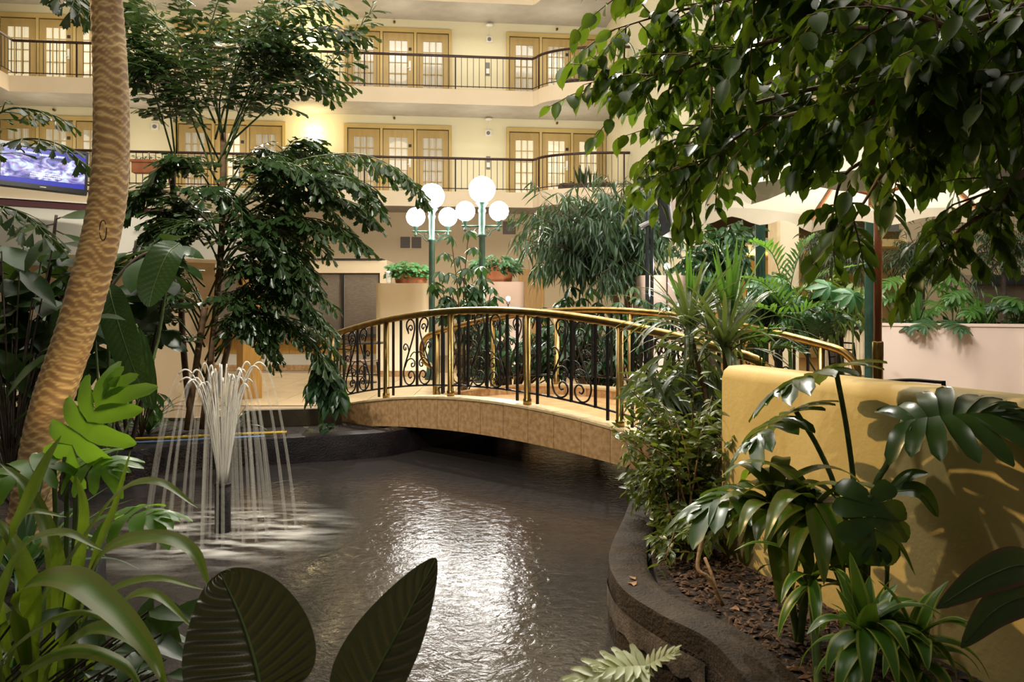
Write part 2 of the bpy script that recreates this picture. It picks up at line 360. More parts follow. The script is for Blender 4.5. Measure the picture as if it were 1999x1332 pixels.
# ---- french door sets
LEAFH = 1.93
def door_set(idx, px0, px1, zf, lit, label_n, panes=True):
    a, b = fs(px0), fs(px1); wd = b - a
    root = MB()
    fw = 0.085
    root.box((a, -0.07, zf), (a + fw, 0, zf + LEAFH + 0.11)); root.box((b - fw, -0.07, zf), (b, 0, zf + LEAFH + 0.11))
    root.box((a + fw, -0.07, zf + LEAFH), (b - fw, 0, zf + LEAFH + 0.11))
    iw = (wd - 2 * fw); lw = iw / 3
    for k in (1, 2): root.box((a + fw + lw * k - 0.035, -0.065, zf), (a + fw + lw * k + 0.035, 0, zf + LEAFH))
    ro = struct(fbuild(root, 'door_%d' % idx, 'frame_paint'))
    MB().box((a + fw, -0.008, zf), (b - fw, 0.0, zf + LEAFH)).build('gap_shade_sheet', 'door_gap_shade', ro)  # dark sheet added as the shade lines around the leaves
    for k in range(3):
        x0 = a + fw + lw * k + (0.050 if k else 0.018); x1 = a + fw + lw * (k + 1) - (0.050 if k < 2 else 0.018)
        st = 0.165
        gx0, gx1, gz0, gz1 = x0 + st, x1 - st, zf + 0.16, zf + LEAFH - 0.24
        lf = MB()
        for q in (((x0, -0.045, zf), (gx0, -0.01, zf + LEAFH - 0.03)), ((gx1, -0.045, zf), (x1, -0.01, zf + LEAFH - 0.03)),
                  ((gx0, -0.045, zf), (gx1, -0.01, gz0)), ((gx0, -0.045, gz1), (gx1, -0.01, zf + LEAFH - 0.03))): lf.box(*q)
        leaf = lf.build('door_leaf', 'door_paint', ro)
        mu = MB(); nc, nr = 3, 5
        for c in range(1, nc): xx = gx0 + (gx1 - gx0) * c / nc; mu.box((xx - 0.012, -0.05, gz0), (xx + 0.012, -0.022, gz1))
        for r in range(1, nr): zz = gz0 + (gz1 - gz0) * r / nr; mu.box((gx0, -0.049, zz - 0.011), (gx1, -0.022, zz + 0.011))
        mu.build('glazing_bars', 'sash_paint', leaf)
        # gathered curtain behind the panes
        rows = []; n = 34; ph = rng.random() * 6
        for zz in (gz0 + 0.001, gz1 - 0.001):
            rows.append([(gx0 + (gx1 - gx0) * i / n, -0.016 + 0.006 * math.sin(i * 1.9 + ph) + 0.003 * math.sin(i * 0.7 + ph), zz) for i in range(n + 1)])
        MB().grid(rows).build('curtain', 'curtain_glow' if lit[k] else 'curtain', leaf, True)
        if panes:
            key = 'pane%.3f_%.3f' % (round(gx1 - gx0, 2), 0)
            pw, phh = (gx1 - gx0) / nc, (gz1 - gz0) / nr
            me = MB().box((-pw / 2 + 0.012, -0.001, -phh / 2 + 0.011), (pw / 2 - 0.012, 0.001, phh / 2 - 0.011)).mesh('pane', 'pane_glass')
            for c in range(nc):
                for r in range(nr):
                    link('pane', me, leaf, (gx0 + pw * (c + 0.5), -0.032, gz0 + phh * (r + 0.5)))
        if k == 1:
            h = MB().box((x1 - 0.13, -0.06, zf + 0.86), (x1 - 0.07, -0.045, zf + 1.13)); h.tube([(x1 - 0.10, -0.06, zf + 0.93), (x1 - 0.10, -0.10, zf + 0.93), (x1 - 0.17, -0.10, zf + 0.93)], 0.012, 5)
            h.build('door_handle', 'plastic_white', leaf)
            MB().box((x1 - 0.135, -0.06, zf + 1.42), (x1 - 0.055, -0.045, zf + 1.50)).build('room_number_plate', 'dark_trim', leaf)
# clear pane
pg, nt, bs = _nodes('pane_glass')
tr = nt.nodes.new('ShaderNodeBsdfTransparent'); gl = nt.nodes.new('ShaderNodeBsdfGlossy'); ms = nt.nodes.new('ShaderNodeMixShader')
gl.inputs['Roughness'].default_value = 0.05; ms.inputs[0].default_value = 0.06
nt.links.new(tr.outputs[0], ms.inputs[1]); nt.links.new(gl.outputs[0], ms.inputs[2]); nt.links.new(ms.outputs[0], nt.nodes['Material Output'].inputs['Surface'])
di = 1
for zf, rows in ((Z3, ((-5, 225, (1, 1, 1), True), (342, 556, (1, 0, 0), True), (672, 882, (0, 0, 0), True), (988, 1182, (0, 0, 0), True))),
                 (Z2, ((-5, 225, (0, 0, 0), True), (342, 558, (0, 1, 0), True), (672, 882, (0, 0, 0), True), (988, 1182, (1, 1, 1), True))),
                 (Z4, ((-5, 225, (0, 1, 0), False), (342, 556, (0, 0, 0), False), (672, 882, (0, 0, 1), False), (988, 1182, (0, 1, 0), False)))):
    for px0, px1, lit, pn in rows:
        door_set(di, px0, px1, zf, lit, di, pn); di += 1
# ---- balcony railings
bal_me = MB().box((-0.008, -0.008, 0), (0.008, 0.008, 0.83)).mesh('baluster', 'baluster_grey')
post_me = MB().box((-0.018, -0.018, -0.02), (0.018, 0.018, 0.87)).mesh('rail_post', 'rail_bronze')
def walk(path, step):
    out = []; d = 0.0; acc = 0.0
    for (x0, y0), (x1, y1) in zip(path[:-1], path[1:]):
        l = math.hypot(x1 - x0, y1 - y0); 
        while acc <= d + l:
            t = (acc - d) / l; out.append((x0 + (x1 - x0) * t, y0 + (y1 - y0) * t, math.atan2(y1 - y0, x1 - x0))); acc += step
        d += l
    return out
for zt, floor_name in ((Z3, 'third'), (Z2, 'second')):
    path = edge_path(0.06)
    path[0] = (path[0][0], -DEPTH - 1.6)
    ro = empty('balcony_railing', FL, TH)
    tag(ro, 'long dark bronze balcony railing with thin grey bars along the %s floor' % ('upper' if zt == Z3 else 'lower'), 'railing', 'balcony railings')
    MB().tube([(x, y, zt + 0.885) for x, y in path], 0.036, 8).build('handrail', 'rail_bronze', ro)
    MB().tube([(x, y, zt + 0.09) for x, y in path], 0.013, 6).build('bottom_rail', 'rail_bronze', ro)
    for i, (x, y, a) in enumerate(walk(path, 0.158)):
        if i % 15 == 5: link('rail_post', post_me, ro, (x, y, zt), a)
        else: link('baluster', bal_me, ro, (x, y, zt + 0.06), a)
# ---- wall sconces, alarms, sprinklers
def sconce(px, zc, label):
    s = fs(px)
    ro = empty('wall_sconce', FL, TH); tag(ro, label, 'wall lamp', 'corridor sconces')
    g = MB(); rows = []
    for i in range(9):
        a = math.pi * i / 8
        rows.append([(s + math.cos(a) * r, -0.01 - math.sin(a) * r, zc + z) for r, z in ((0.05, -0.16), (0.12, -0.08), (0.17, 0.02), (0.19, 0.12))])
    g.grid(rows); g.build('shade', 'sconce_glass', ro, True)
    MB().box((s - 0.05, -0.03, zc - 0.12), (s + 0.05, 0, zc + 0.06)).build('back_plate', 'brass', ro)
    MB().tube([(s - 0.19 * math.cos(math.pi * i / 8), -0.01 - 0.19 * math.sin(math.pi * i / 8), zc + 0.12) for i in range(9)], 0.01, 5).build('rim', 'brass', ro)
    w = FO + E * s - NB * 0.45
    light('sconce_light', 'POINT', (w.x, w.y, zc + 0.12), 26, (1.0, 0.78, 0.38), size=0.12)
sconce(613, Z2 + 1.62, 'glowing half bowl wall sconce on the lower corridor between two door sets')
sconce(609, Z3 + 1.62, 'glowing half bowl wall sconce on the upper corridor behind the palm fronds')
for zt in (Z2, Z3, Z4):
    for px in (120, 285, 450, 777, 935, 1085):
        s = fs(px); w = FO + E * s - NB * 1.15
        light('corridor_fill_light', 'POINT', (w.x, w.y, zt + 1.35), 20, WARM, size=0.5)  # soft fill floating in the corridor, added to brighten the facade, no fixture
def device(px, z, kind, label):
    s = fs(px)
    if kind == 'alarm':
        ro = empty('fire_alarm', FL, TH); tag(ro, label, 'alarm', 'corridor fire alarms')
        MB().box((s - 0.09, -0.05, z - 0.12), (s + 0.09, 0, z + 0.06)).build('housing', 'plastic_white', ro)
        MB().lathe([(0.055, 0), (0.05, 0.03), (0.001, 0.035)], 12).build('strobe', 'plastic_grey', ro).matrix_basis = Matrix.Translation((s, -0.05, z - 0.03)) @ Matrix.Rotation(math.pi / 2, 4, 'X')
        MB().tube([(s, -0.015, z + 0.06), (s, -0.015, z + 0.30)], 0.008, 5).build('conduit', 'plastic_white', ro)
        MB().lathe([(0.10, 0.36), (0.11, 0.33), (0.06, 0.30)][::-1], 14, (s, -0.12, z)).build('smoke_head', 'plastic_white', ro)
    elif kind == 'sprinkler':
        ro = empty('sprinkler_head', FL, TH); tag(ro, label, 'sprinkler', 'sprinkler heads')
        MB().tube([(s, 0, z), (s, -0.07, z)], 0.035, 8).build('escutcheon', 'brass', ro)
        MB().tube([(s, -0.07, z), (s, -0.12, z)], 0.016, 6).build('nozzle', 'dark_trim', ro)
    else:
        ro = empty('light_switch', FL, TH); tag(ro, label, 'switch', 'house phones on the corridor wall')
        MB().box((s - 0.06, -0.02, z - 0.25), (s + 0.06, 0, z + 0.12)).build('plate', 'plastic_grey', ro)
        MB().box((s - 0.045, -0.05, z - 0.2), (s + 0.045, -0.02, z - 0.06)).build('dial', 'plastic_white', ro)
device(303, Z2 + 1.85, 'alarm', 'white fire alarm on the lower corridor wall beside the palm trunk')
device(953, Z2 + 1.90, 'alarm', 'white fire alarm on the lower corridor wall above the house phone')
device(955, Z3 + 1.85, 'alarm', 'white fire alarm on the upper corridor wall above the house phone')
device(770, Z3 + 2.20, 'sprinkler', 'sprinkler head above the middle upper doors')
device(770, Z2 + 2.22, 'sprinkler', 'sprinkler head above the middle lower doors')
device(1087, Z3 + 2.18, 'sprinkler', 'sprinkler head above the right upper doors')
device(1087, Z2 + 2.20, 'sprinkler', 'sprinkler head above the right lower doors')
device(107, Z2 + 2.20, 'sprinkler', 'sprinkler head above the left lower doors')
device(952, Z3 + 1.05, 'phone', 'grey house phone panel behind the upper balcony railing')
device(953, Z2 + 1.10, 'phone', 'grey house phone panel behind the lower balcony railing')

# ------------------------------------------------------------------ lobby wall details
s = fs(1036); ro = struct(empty('door_20', FL, TH))
MB().box((s - 0.28, -0.05, 0), (s + 0.30, 0, 2.36)).build('door_slab', 'wood_door', ro)
fr = MB(); fr.box((s - 0.34, -0.07, 0), (s - 0.28, 0, 2.42)); fr.box((s + 0.30, -0.07, 0), (s + 0.36, 0, 2.42)); fr.box((s - 0.28, -0.07, 2.36), (s + 0.30, 0, 2.42)); fr.build('door_frame', 'wood_panel', ro)
MB().box((s + 0.22, -0.08, 1.0), (s + 0.27, -0.05, 1.15)).build('door_handle', 'plastic_white', ro)
s = fs(802); ro = empty('wall_grille', FL, TH); tag(ro, 'brown two panel air grille on the lobby wall under the balcony', 'vent')
zc = 3.16
fr = MB(); fr.box((s - 0.33, -0.03, zc - 0.20), (s + 0.33, 0, zc - 0.16)); fr.box((s - 0.33, -0.03, zc + 0.16), (s + 0.33, 0, zc + 0.20))
for x in (-0.33, -0.02, 0.29): fr.box((s + x, -0.03, zc - 0.16), (s + x + 0.04, 0, zc + 0.16))
fr.build('frame', 'lobby_plaster', ro)
MB().box((s - 0.29, -0.006, zc - 0.16), (s + 0.29, 0, zc + 0.16)).build('backing', 'dark_trim', ro)
sl = MB().box((-0.135, -0.018, -0.014), (0.135, 0, 0.012)).mesh('slat', 'grille_metal')
for k in range(9):
    for x in (-0.155, 0.155): link('slat', sl, ro, (s + x, -0.006, zc - 0.142 + k * 0.0355))
s = fs(994); ro = empty('wall_speaker', FL, TH); tag(ro, 'small grey square speaker box on the lobby wall', 'speaker')
MB().box((s - 0.18, -0.06, 3.42), (s + 0.18, 0, 3.78)).build('box', 'grille_metal', ro)
MB().tube([(s, -0.06, 3.58), (s, -0.09, 3.58)], 0.09, 14).build('driver', 'plastic_grey', ro)
# ================================================================== GROUND AND POOL
WZ = -0.27
pool = [(-1.68, 8.46), (-1.25, 8.75), (-0.75, 9.6), (-0.3, 10.6), (1.2, 10.8), (2.3, 9.6), (1.75, 7.6), (1.15, 6.35), (0.86, 5.6), (0.68, 4.9), (0.55, 4.4), (0.49, 4.05),
        (0.51, 3.68), (0.63, 3.37), (0.77, 3.10), (0.80, 2.76), (0.86, 2.2), (0.6, 1.5), (-0.4, 1.45), (-1.2, 1.9), (-1.55, 2.6), (-1.75, 3.2), (-2.05, 3.9), (-2.35, 4.6),
        (-2.95, 5.35), (-3.6, 6.1), (-3.98, 6.88), (-3.65, 7.37), (-3.14, 7.89), (-2.32, 8.23)]
pl3 = smoothpath([(x, y, 0) for x, y in pool + [pool[0]]], 3)[:-1]
pool = [(p.x, p.y) for p in pl3]
outer = [(-16, -1.5), (14, -1.5), (14, 30), (-16, 30)]
GZ = -0.10
o = MB().prism(outer, -0.55, -0.04, [pool]).build('floor', 'soil'); struct(o)
struct(MB().box((-5, 1, -0.60), (3.5, 11.5, -0.50)).build('floor_pool', 'pool_floor'))
# stone paving of the lobby behind the planted beds
pave = [(-16, 10.1), (-3.9, 9.75), (-2.2, 10.6), (-1.55, 11.2), (-0.8, 11.9), (1.6, 12.2), (3.2, 10.4), (3.9, 9.6), (4.6, 8.4), (2.9, 5.4), (6, 4.4), (13, 4.4), (13, 24), (-16, 24)]
pv = MB().prism(pave, -0.035, -0.006).build('floor_paving', 'floor_joint'); struct(pv)
tile_me = MB().box((-0.296, -0.296, -0.004), (0.296, 0.296, 0.006)).mesh('floor_tile', 'floor_stone')
rows, cols = 9, 13
for i in range(3, cols):
    for j in range(rows):
        link('floor_tile', tile_me, pv, (-6.9 + i * 0.6 + 0.3, 11.2 + j * 0.6, 0.0))
# water
wm, nt, b = _nodes('pool_water'); L = nt.links
b.inputs['Base Color'].default_value = (0.036, 0.031, 0.029, 1); b.inputs['Roughness'].default_value = 0.06; b.inputs['IOR'].default_value = 1.42
co = nt.nodes.new('ShaderNodeTexCoord')
mp = nt.nodes.new('ShaderNodeMapping'); mp.inputs['Scale'].default_value = (1.45, 1.45, 1.0); L.new(co.outputs['Object'], mp.inputs['Vector'])
n1 = nt.nodes.new('ShaderNodeTexNoise'); n1.inputs['Scale'].default_value = 9; n1.inputs['Detail'].default_value = 5; n1.inputs['Distortion'].default_value = 1.2
n2 = nt.nodes.new('ShaderNodeTexNoise'); n2.inputs['Scale'].default_value = 30; n2.inputs['Detail'].default_value = 3; n2.inputs['Distortion'].default_value = 0.8
L.new(mp.outputs[0], n1.inputs['Vector']); L.new(mp.outputs[0], n2.inputs['Vector'])
b1 = nt.nodes.new('ShaderNodeBump'); b1.inputs['Strength'].default_value = 1.0; b1.inputs['Distance'].default_value = 0.0040
b2 = nt.nodes.new('ShaderNodeBump'); b2.inputs['Strength'].default_value = 1.0; b2.inputs['Distance'].default_value = 0.0008
L.new(n1.outputs['Fac'], b1.inputs['Height']); L.new(n2.outputs['Fac'], b2.inputs['Height'])
L.new(b1.outputs['Normal'], b2.inputs['Normal']); L.new(b2.outputs['Normal'], b.inputs['Normal'])
o = MB().prism(pool, WZ - 0.002, WZ).build('pool_water', wm)
tag(o, 'dark rippled pond water reflecting the globe lamps', 'water', kind='stuff')
# ---- pond curbs
def curb(pts, wdt, z1, side, name, m, band=None):
    """a wall following pts (waterside edge), thickened to one side"""
    pts = smoothpath([(x, y, 0) for x, y in pts], 5); out = []
    for i, p in enumerate(pts):
        t = (pts[min(i + 1, len(pts) - 1)] - pts[max(i - 1, 0)]).normalized(); n = V3((-t.y, t.x, 0)) * side
        q = p + n * wdt
        out.append([(p.x, p.y, -0.52), (p.x, p.y, z1 - 0.012), (p.x + n.x * 0.004, p.y + n.y * 0.004, z1 - 0.003), (p.x + n.x * 0.015, p.y + n.y * 0.015, z1), (q.x - n.x * 0.03, q.y - n.y * 0.03, z1), (q.x, q.y, z1 - 0.02), (q.x, q.y, -0.3)])
    if side < 0: out = [r[::-1] for r in out]
    o = MB().grid(out).build(name, m, None, True); md = o.modifiers.new('edge', 'EDGE_SPLIT'); md.split_angle = math.radians(35); return o
c_r = curb([(1.15, 6.45), (0.86, 5.6), (0.68, 4.9), (0.55, 4.4), (0.49, 4.05), (0.51, 3.68), (0.63, 3.37), (0.77, 3.12), (0.82, 2.76), (0.88, 2.3), (0.95, 1.7)], 0.20, 0.05, 1, 'pond_curb', 'curb_concrete')
tag(c_r, 'curved dark concrete curb around the right planting bed', 'curb', 'pond curbs')
c_l = curb([(-0.3, 10.7), (-0.75, 9.6), (-1.25, 8.75), (-1.68, 8.46), (-2.32, 8.23), (-3.14, 7.89), (-3.65, 7.37), (-3.98, 6.88), (-3.6, 6.1), (-2.95, 5.35), (-2.35, 4.6), (-2.05, 3.9), (-1.75, 3.2)], 0.26, 0.0, -1, 'pond_curb', 'curb_dark')
tag(c_l, 'black stone curb along the back and left shore of the pond', 'curb', 'pond curbs')
# pale worn render band on the right curb
pts = smoothpath([(0.515, 4.2, 0), (0.482, 4.0, 0), (0.502, 3.68, 0), (0.622, 3.365, 0), (0.757, 3.12, 0)], 6)
rows = [[(p.x - 0.002, p.y - 0.002, -0.135 - 0.03 * abs(math.sin(i))), (p.x - 0.002, p.y - 0.002, -0.045)] for i, p in enumerate(pts)]
MB().grid(rows).build('render_band', 'curb_band', c_r, True)
# low wall at the back of the left bed
a, b_ = P(478, 845, 9.0), P(705, 845, 9.35)
def slab_between(a, b, th, z0, z1, name, m, parent=None, bev=0.0):
    d = (V3((b.x, b.y, 0)) - V3((a.x, a.y, 0))); l = d.length
    return MB().box((0, 0, z0), (l, th, z1)).build(name, m, parent, False, (a.x, a.y, 0), math.atan2(d.y, d.x))
tag(slab_between(V3((-3.12, 9.22, 0)), V3((-2.02, 9.46, 0)), 0.12, -0.1, 0.15, 'low_wall', 'low_wall'), 'low taupe retaining wall behind the palm bed left of the bridge', 'wall')
# hoses on the curb
hy = [P(-20, 849, 7.9), P(100, 849, 7.9), P(225, 853, 7.95), P(330, 856, 8.05), P(450, 857, 8.25), P(560, 854, 8.4)]
tag(MB().tube(smoothpath([V3((p.x, p.y, 0.03)) for p in hy], 6), 0.016, 6).build('garden_hose', 'hose_yellow', None, True), 'yellow garden hose lying on the black pond curb', 'hose')
hb = [P(228, 858, 7.8), P(330, 860, 7.95), P(420, 861, 8.1), P(520, 859, 8.25)]
tag(MB().tube(smoothpath([V3((p.x, p.y - 0.05, 0.02)) for p in hb], 6), 0.012, 6).build('garden_hose', 'hose_blue', None, True), 'pale blue hose lying beside the yellow hose on the curb', 'hose')

# ================================================================== FOOTBRIDGE
BX = V3((0.739, -0.673, 0)); BN = V3((0.673, 0.739, 0)); STEP = 1.092
b0 = V3((-1.532, 9.2, 0)) + BX * (1.5 * STEP)
BROT = math.atan2(-0.673, 0.739); HALF = 2.894; BW = 2.0
zd = lambda u: 0.411 - 0.0437 * u * u
zb = lambda u: 0.055 - 0.030 * u * u
bridge = empty('footbridge', (b0.x, b0.y, 0), BROT); tag(bridge, 'arched marble footbridge with brass rails crossing the pond', 'bridge')
def strip(u0, u1, v0, v1, f0, f1, n=4):
    """a block following the arch between heights f0(u) and f1(u)"""
    m = MB(); rows = []
    for i in range(n + 1):
        u = u0 + (u1 - u0) * i / n
        rows.append([(u, v0, f0(u)), (u, v1, f0(u)), (u, v1, f1(u)), (u, v0, f1(u)), (u, v0, f0(u))])
    m.grid(rows)
    m.f.append((0, 1, 2, 3)); k = len(m.v) - 5; m.f.append((k + 3, k + 2, k + 1, k))
    return m
strip(-HALF, HALF, 0.03, BW - 0.03, lambda u: zb(u) + 0.01, lambda u: zd(u) - 0.14, 24).build('core', 'bridge_core', bridge)
strip(-HALF, HALF, 0.20, BW - 0.20, lambda u: zd(u) - 0.139, lambda u: zd(u) - 0.115, 24).build('deck', 'marble_deck', bridge)
NT = 18
for side in (0, 1):
    for i in range(NT):
        u0 = -HALF + 2 * HALF * i / NT; u1 = u0 + 2 * HALF / NT - 0.006
        v0, v1 = (0.0, 0.03) if side == 0 else (BW - 0.03, BW)
        strip(u0, u1, v0, v1, zb, lambda u: zd(u) - 0.024, 3).build('fascia_tile', 'marble', bridge)
        v0, v1 = (-0.015, 0.215) if side == 0 else (BW - 0.215, BW + 0.015)
        strip(u0, u1, v0, v1, lambda u: zd(u) - 0.022, zd, 3).build('coping_stone', 'marble_light', bridge)
        v0, v1 = (0.19, 0.205) if side == 0 else (BW - 0.205, BW - 0.19)
        strip(u0, u1, v0, v1, lambda u: zd(u) - 0.115, lambda u: zd(u) - 0.023, 3).build('curb_tile', 'marble', bridge)
def spiral(cx, cz, r0, r1, a0, a1, n=14):
    return [(cx + (r0 + (r1 - r0) * i / n) * math.cos(a0 + (a1 - a0) * i / n), cz + (r0 + (r1 - r0) * i / n) * math.sin(a0 + (a1 - a0) * i / n)) for i in range(n + 1)]
def scroll_panel(uc, v, parent):
    """lyre of S scrolls either side of a centre bar"""
    m = MB(); T = lambda x, z: (uc + x * 1.38, v, zd(uc + x * 1.38) + 0.115 + z * 1.08)
    pi = math.pi
    for s in (-1, 1):
        # long lyre: top scroll -> waist -> broad foot -> bottom scroll
        top = spiral(0.085, 0.615, 0.062, 0.022, pi * 0.95, -pi * 0.9, 12)[::-1]
        path = spiral(0.088, 0.60, 0.020, 0.030, -pi * 1.2, -pi * 0.2, 6)
        path += [(0.105, 0.56), (0.128, 0.61), (0.125, 0.665), (0.085, 0.695), (0.045, 0.665), (0.03, 0.60), (0.045, 0.52), (0.075, 0.43), (0.115, 0.32), (0.155, 0.21), (0.168, 0.13), (0.145, 0.045), (0.095, 0.012), (0.045, 0.04), (0.028, 0.095), (0.05, 0.145), (0.085, 0.15), (0.105, 0.115), (0.09, 0.082), (0.068, 0.092)]
        m.tube([T(s * p.x, p.z) for p in smoothpath([(x, 0, z) for x, z in path[7:]], 3)], 0.0095, 5)
        m.tube([T(s * p.x, p.z) for p in smoothpath([(0.105, 0, 0.545), (0.112, 0, 0.585), (0.098, 0, 0.625), (0.070, 0, 0.63), (0.058, 0, 0.60), (0.075, 0, 0.578), (0.088, 0, 0.60)], 3)], 0.008, 5)
        # outer small scroll
        m.tube([T(s * p.x, p.z) for p in smoothpath([(0.10, 0, 0.36), (0.115, 0, 0.42), (0.145, 0, 0.445), (0.168, 0, 0.42), (0.160, 0, 0.385), (0.138, 0, 0.385), (0.142, 0, 0.408)], 3)], 0.008, 5)
        # inner crossed scroll
        m.tube([T(s * p.x, p.z) for p in smoothpath([(0.150, 0, 0.20), (0.12, 0, 0.265), (0.07, 0, 0.285), (0.03, 0, 0.25), (0.035, 0, 0.205), (0.065, 0, 0.20), (0.068, 0, 0.23), (0.05, 0, 0.235)], 3)], 0.008, 5)
        m.tube([T(s * p.x, p.z) for p in smoothpath([(0.0, 0, 0.335), (0.035, 0, 0.35), (0.065, 0, 0.33), (0.085, 0, 0.30)], 3)], 0.007, 5)
    m.build('scroll_panel', 'iron', parent, True)
def railing(v, label):
    us = [-HALF + 0.05 + 2 * (HALF - 0.05) * i / 40 for i in range(41)]
    path = [(u, v, zd(u) + 0.905) for u in us]
    e = path[-1]; s0 = path[0]
    def ring(p, sgn):
        x, _, z = p
        return [(x + sgn * 0.10, v, z - 0.04), (x + sgn * 0.20, v, z - 0.14), (x + sgn * 0.22, v, z - 0.27), (x + sgn * 0.16, v, z - 0.39), (x + sgn * 0.05, v, z - 0.45), (x - sgn * 0.05, v, z - 0.50), (x - sgn * 0.07, v, z - 0.6), (x - sgn * 0.07, v, z - 0.885)]
    full = ring(s0, -1)[::-1] + path + ring(e, 1)
    full = smoothpath(full[:9], 3)[:-1] + full[9:-9] + smoothpath(full[-9:], 3)
    hr = MB().tube(full, 0.040, 10).build('handrail', 'brass', bridge, True); hr['label'] = label
    posts = [(i - 1.5) * STEP for i in range(-1, 5)]
    for i, u in enumerate(posts):
        p = MB().lathe([(0.042, 0.0), (0.042, 0.05), (0.034, 0.06), (0.034, 0.875)], 10, (u, v, zd(u)))
        p.build('post', 'brass', hr, True)
    edges = posts
    for a, b in zip(edges[:-1], edges[1:]):
        MB().tube([(a + (b - a) * i / 6, v, zd(a + (b - a) * i / 6) + 0.115) for i in range(7)], 0.011, 6).build('bottom_rail', 'iron', hr)
        for t in (0.12, 0.245, 0.50, 0.755, 0.88):
            u = a + (b - a) * t
            MB().box((u - 0.011, v - 0.011, zd(u) + (0.02 if t in (0.12, 0.88) else 0.105)), (u + 0.011, v + 0.011, zd(u) + 0.88)).build('baluster', 'iron', hr)
        scroll_panel((a + b) / 2, v, hr)
railing(0.10, 'near brass handrail on iron balusters')
railing(BW - 0.10, 'far brass handrail on iron balusters')

# ================================================================== FOUNTAIN
fx, fy = P(435, 1040, 5.725).x, 5.725
ft = empty('fountain', (fx, fy, WZ)); tag(ft, 'fountain nozzle on a black pipe spraying a flower of thin water jets', 'fountain')
MB().lathe([(0.055, -0.20), (0.055, 0.355), (0.050, 0.36), (0.050, 0.36), (0.001, 0.361)], 18).build('pipe', 'pvc_black', ft, True)
MB().lathe([(0.058, 0.335), (0.060, 0.345), (0.058, 0.36)], 18).build('pipe_collar', 'dark_trim', ft, True)
jm, nt, b = _nodes('water_jet')
b.inputs['Base Color'].default_value = (0.92, 0.88, 0.80, 1); b.inputs['Roughness'].default_value = 0.3
jm2, nt, b = _nodes('water_veil')
b.inputs['Base Color'].default_value = (0.90, 0.86, 0.78, 1); b.inputs['Roughness'].default_value = 0.4
trn = nt.nodes.new('ShaderNodeBsdfTransparent'); mx = nt.nodes.new('ShaderNodeMixShader'); mx.inputs[0].default_value = 0.17
nt.links.new(trn.outputs[0], mx.inputs[1]); nt.links.new(b.outputs[0], mx.inputs[2]); nt.links.new(mx.outputs[0], nt.nodes['Material Output'].inputs['Surface'])
jr = random.Random(5)
def jet(ra, az, top, r0=0.0060):
    z0 = 0.36; pts = []; land = ra * (1 + math.sqrt(top / (top - z0)))
    for i in range(34):
        r = land * i / 33; z = z0 + (top - z0) * (1 - ((r - ra) / ra) ** 2)
        pts.append((math.cos(az) * (r + 0.028), math.sin(az) * (r + 0.028), max(z, 0.0)))
    k = 19
    MB().tube(pts[:k], [r0 * (0.7 + 0.5 * i / k) for i in range(k)], 5).build('water_jet', jm, ft, True)
    rest = pts[k - 1:]
    MB().tube(rest, [r0 * (1.2 + 1.1 * i / len(rest)) for i in range(len(rest))], 5).build('falling_water', jm2, ft, True)
for i in range(20):
    jet(0.175 + jr.uniform(-0.035, 0.05), 2 * math.pi * i / 20 + jr.uniform(-0.1, 0.1), 1.15 + jr.uniform(-0.08, 0.08))
for i in range(12):
    jet(0.075 + jr.uniform(-0.03, 0.03), 2 * math.pi * (i + 0.5) / 12 + jr.uniform(-0.2, 0.2), 1.17 + jr.uniform(-0.06, 0.06), 0.0045)
# foam where the jets fall
fm, nt, b = _nodes('foam'); L = nt.links
b.inputs['Base Color'].default_value = (0.80, 0.76, 0.70, 1); b.inputs['Roughness'].default_value = 0.7
co = nt.nodes.new('ShaderNodeTexCoord'); n = nt.nodes.new('ShaderNodeTexNoise'); n.inputs['Scale'].default_value = 4.5; n.inputs['Detail'].default_value = 2
mp = nt.nodes.new('ShaderNodeMapping'); mp.inputs['Scale'].default_value = (0.5, 1.6, 1); L.new(co.outputs['Object'], mp.inputs[0]); L.new(mp.outputs[0], n.inputs['Vector'])
at = nt.nodes.new('ShaderNodeAttribute'); at.attribute_name = 'foam'
r = nt.nodes.new('ShaderNodeMapRange'); r.inputs[1].default_value = 0.42; r.inputs[2].default_value = 0.70; r.inputs[3].default_value = 0.0; r.inputs[4].default_value = 0.9
L.new(n.outputs['Fac'], r.inputs[0]); mu = nt.nodes.new('ShaderNodeMath'); mu.operation = 'MULTIPLY'; L.new(r.outputs[0], mu.inputs[0]); L.new(at.outputs['Fac'], mu.inputs[1])
trn = nt.nodes.new('ShaderNodeBsdfTransparent'); mx = nt.nodes.new('ShaderNodeMixShader')
L.new(mu.outputs[0], mx.inputs[0]); L.new(trn.outputs[0], mx.inputs[1]); L.new(b.outputs[0], mx.inputs[2]); L.new(mx.outputs[0], nt.nodes['Material Output'].inputs['Surface'])
rings = [(0.06, 0.3), (0.2, 0.6), (0.34, 1.0), (0.48, 0.9), (0.66, 0.35), (1.0, 0.0)]; rows = []
for k in range(37):
    a = 2 * math.pi * k / 36
    rows.append([(math.cos(a) * r, math.sin(a) * r, 0.006 + 0.012 * wgt * abs(math.sin(a * 7 + r * 9))) for r, wgt in rings])
g = MB().grid(rows); fo = g.build('foam', fm, ft, True)
at = fo.data.attributes.new('foam', 'FLOAT', 'POINT'); at.data.foreach_set('value', [wgt for _ in range(37) for _, wgt in rings])
stuff(fo)
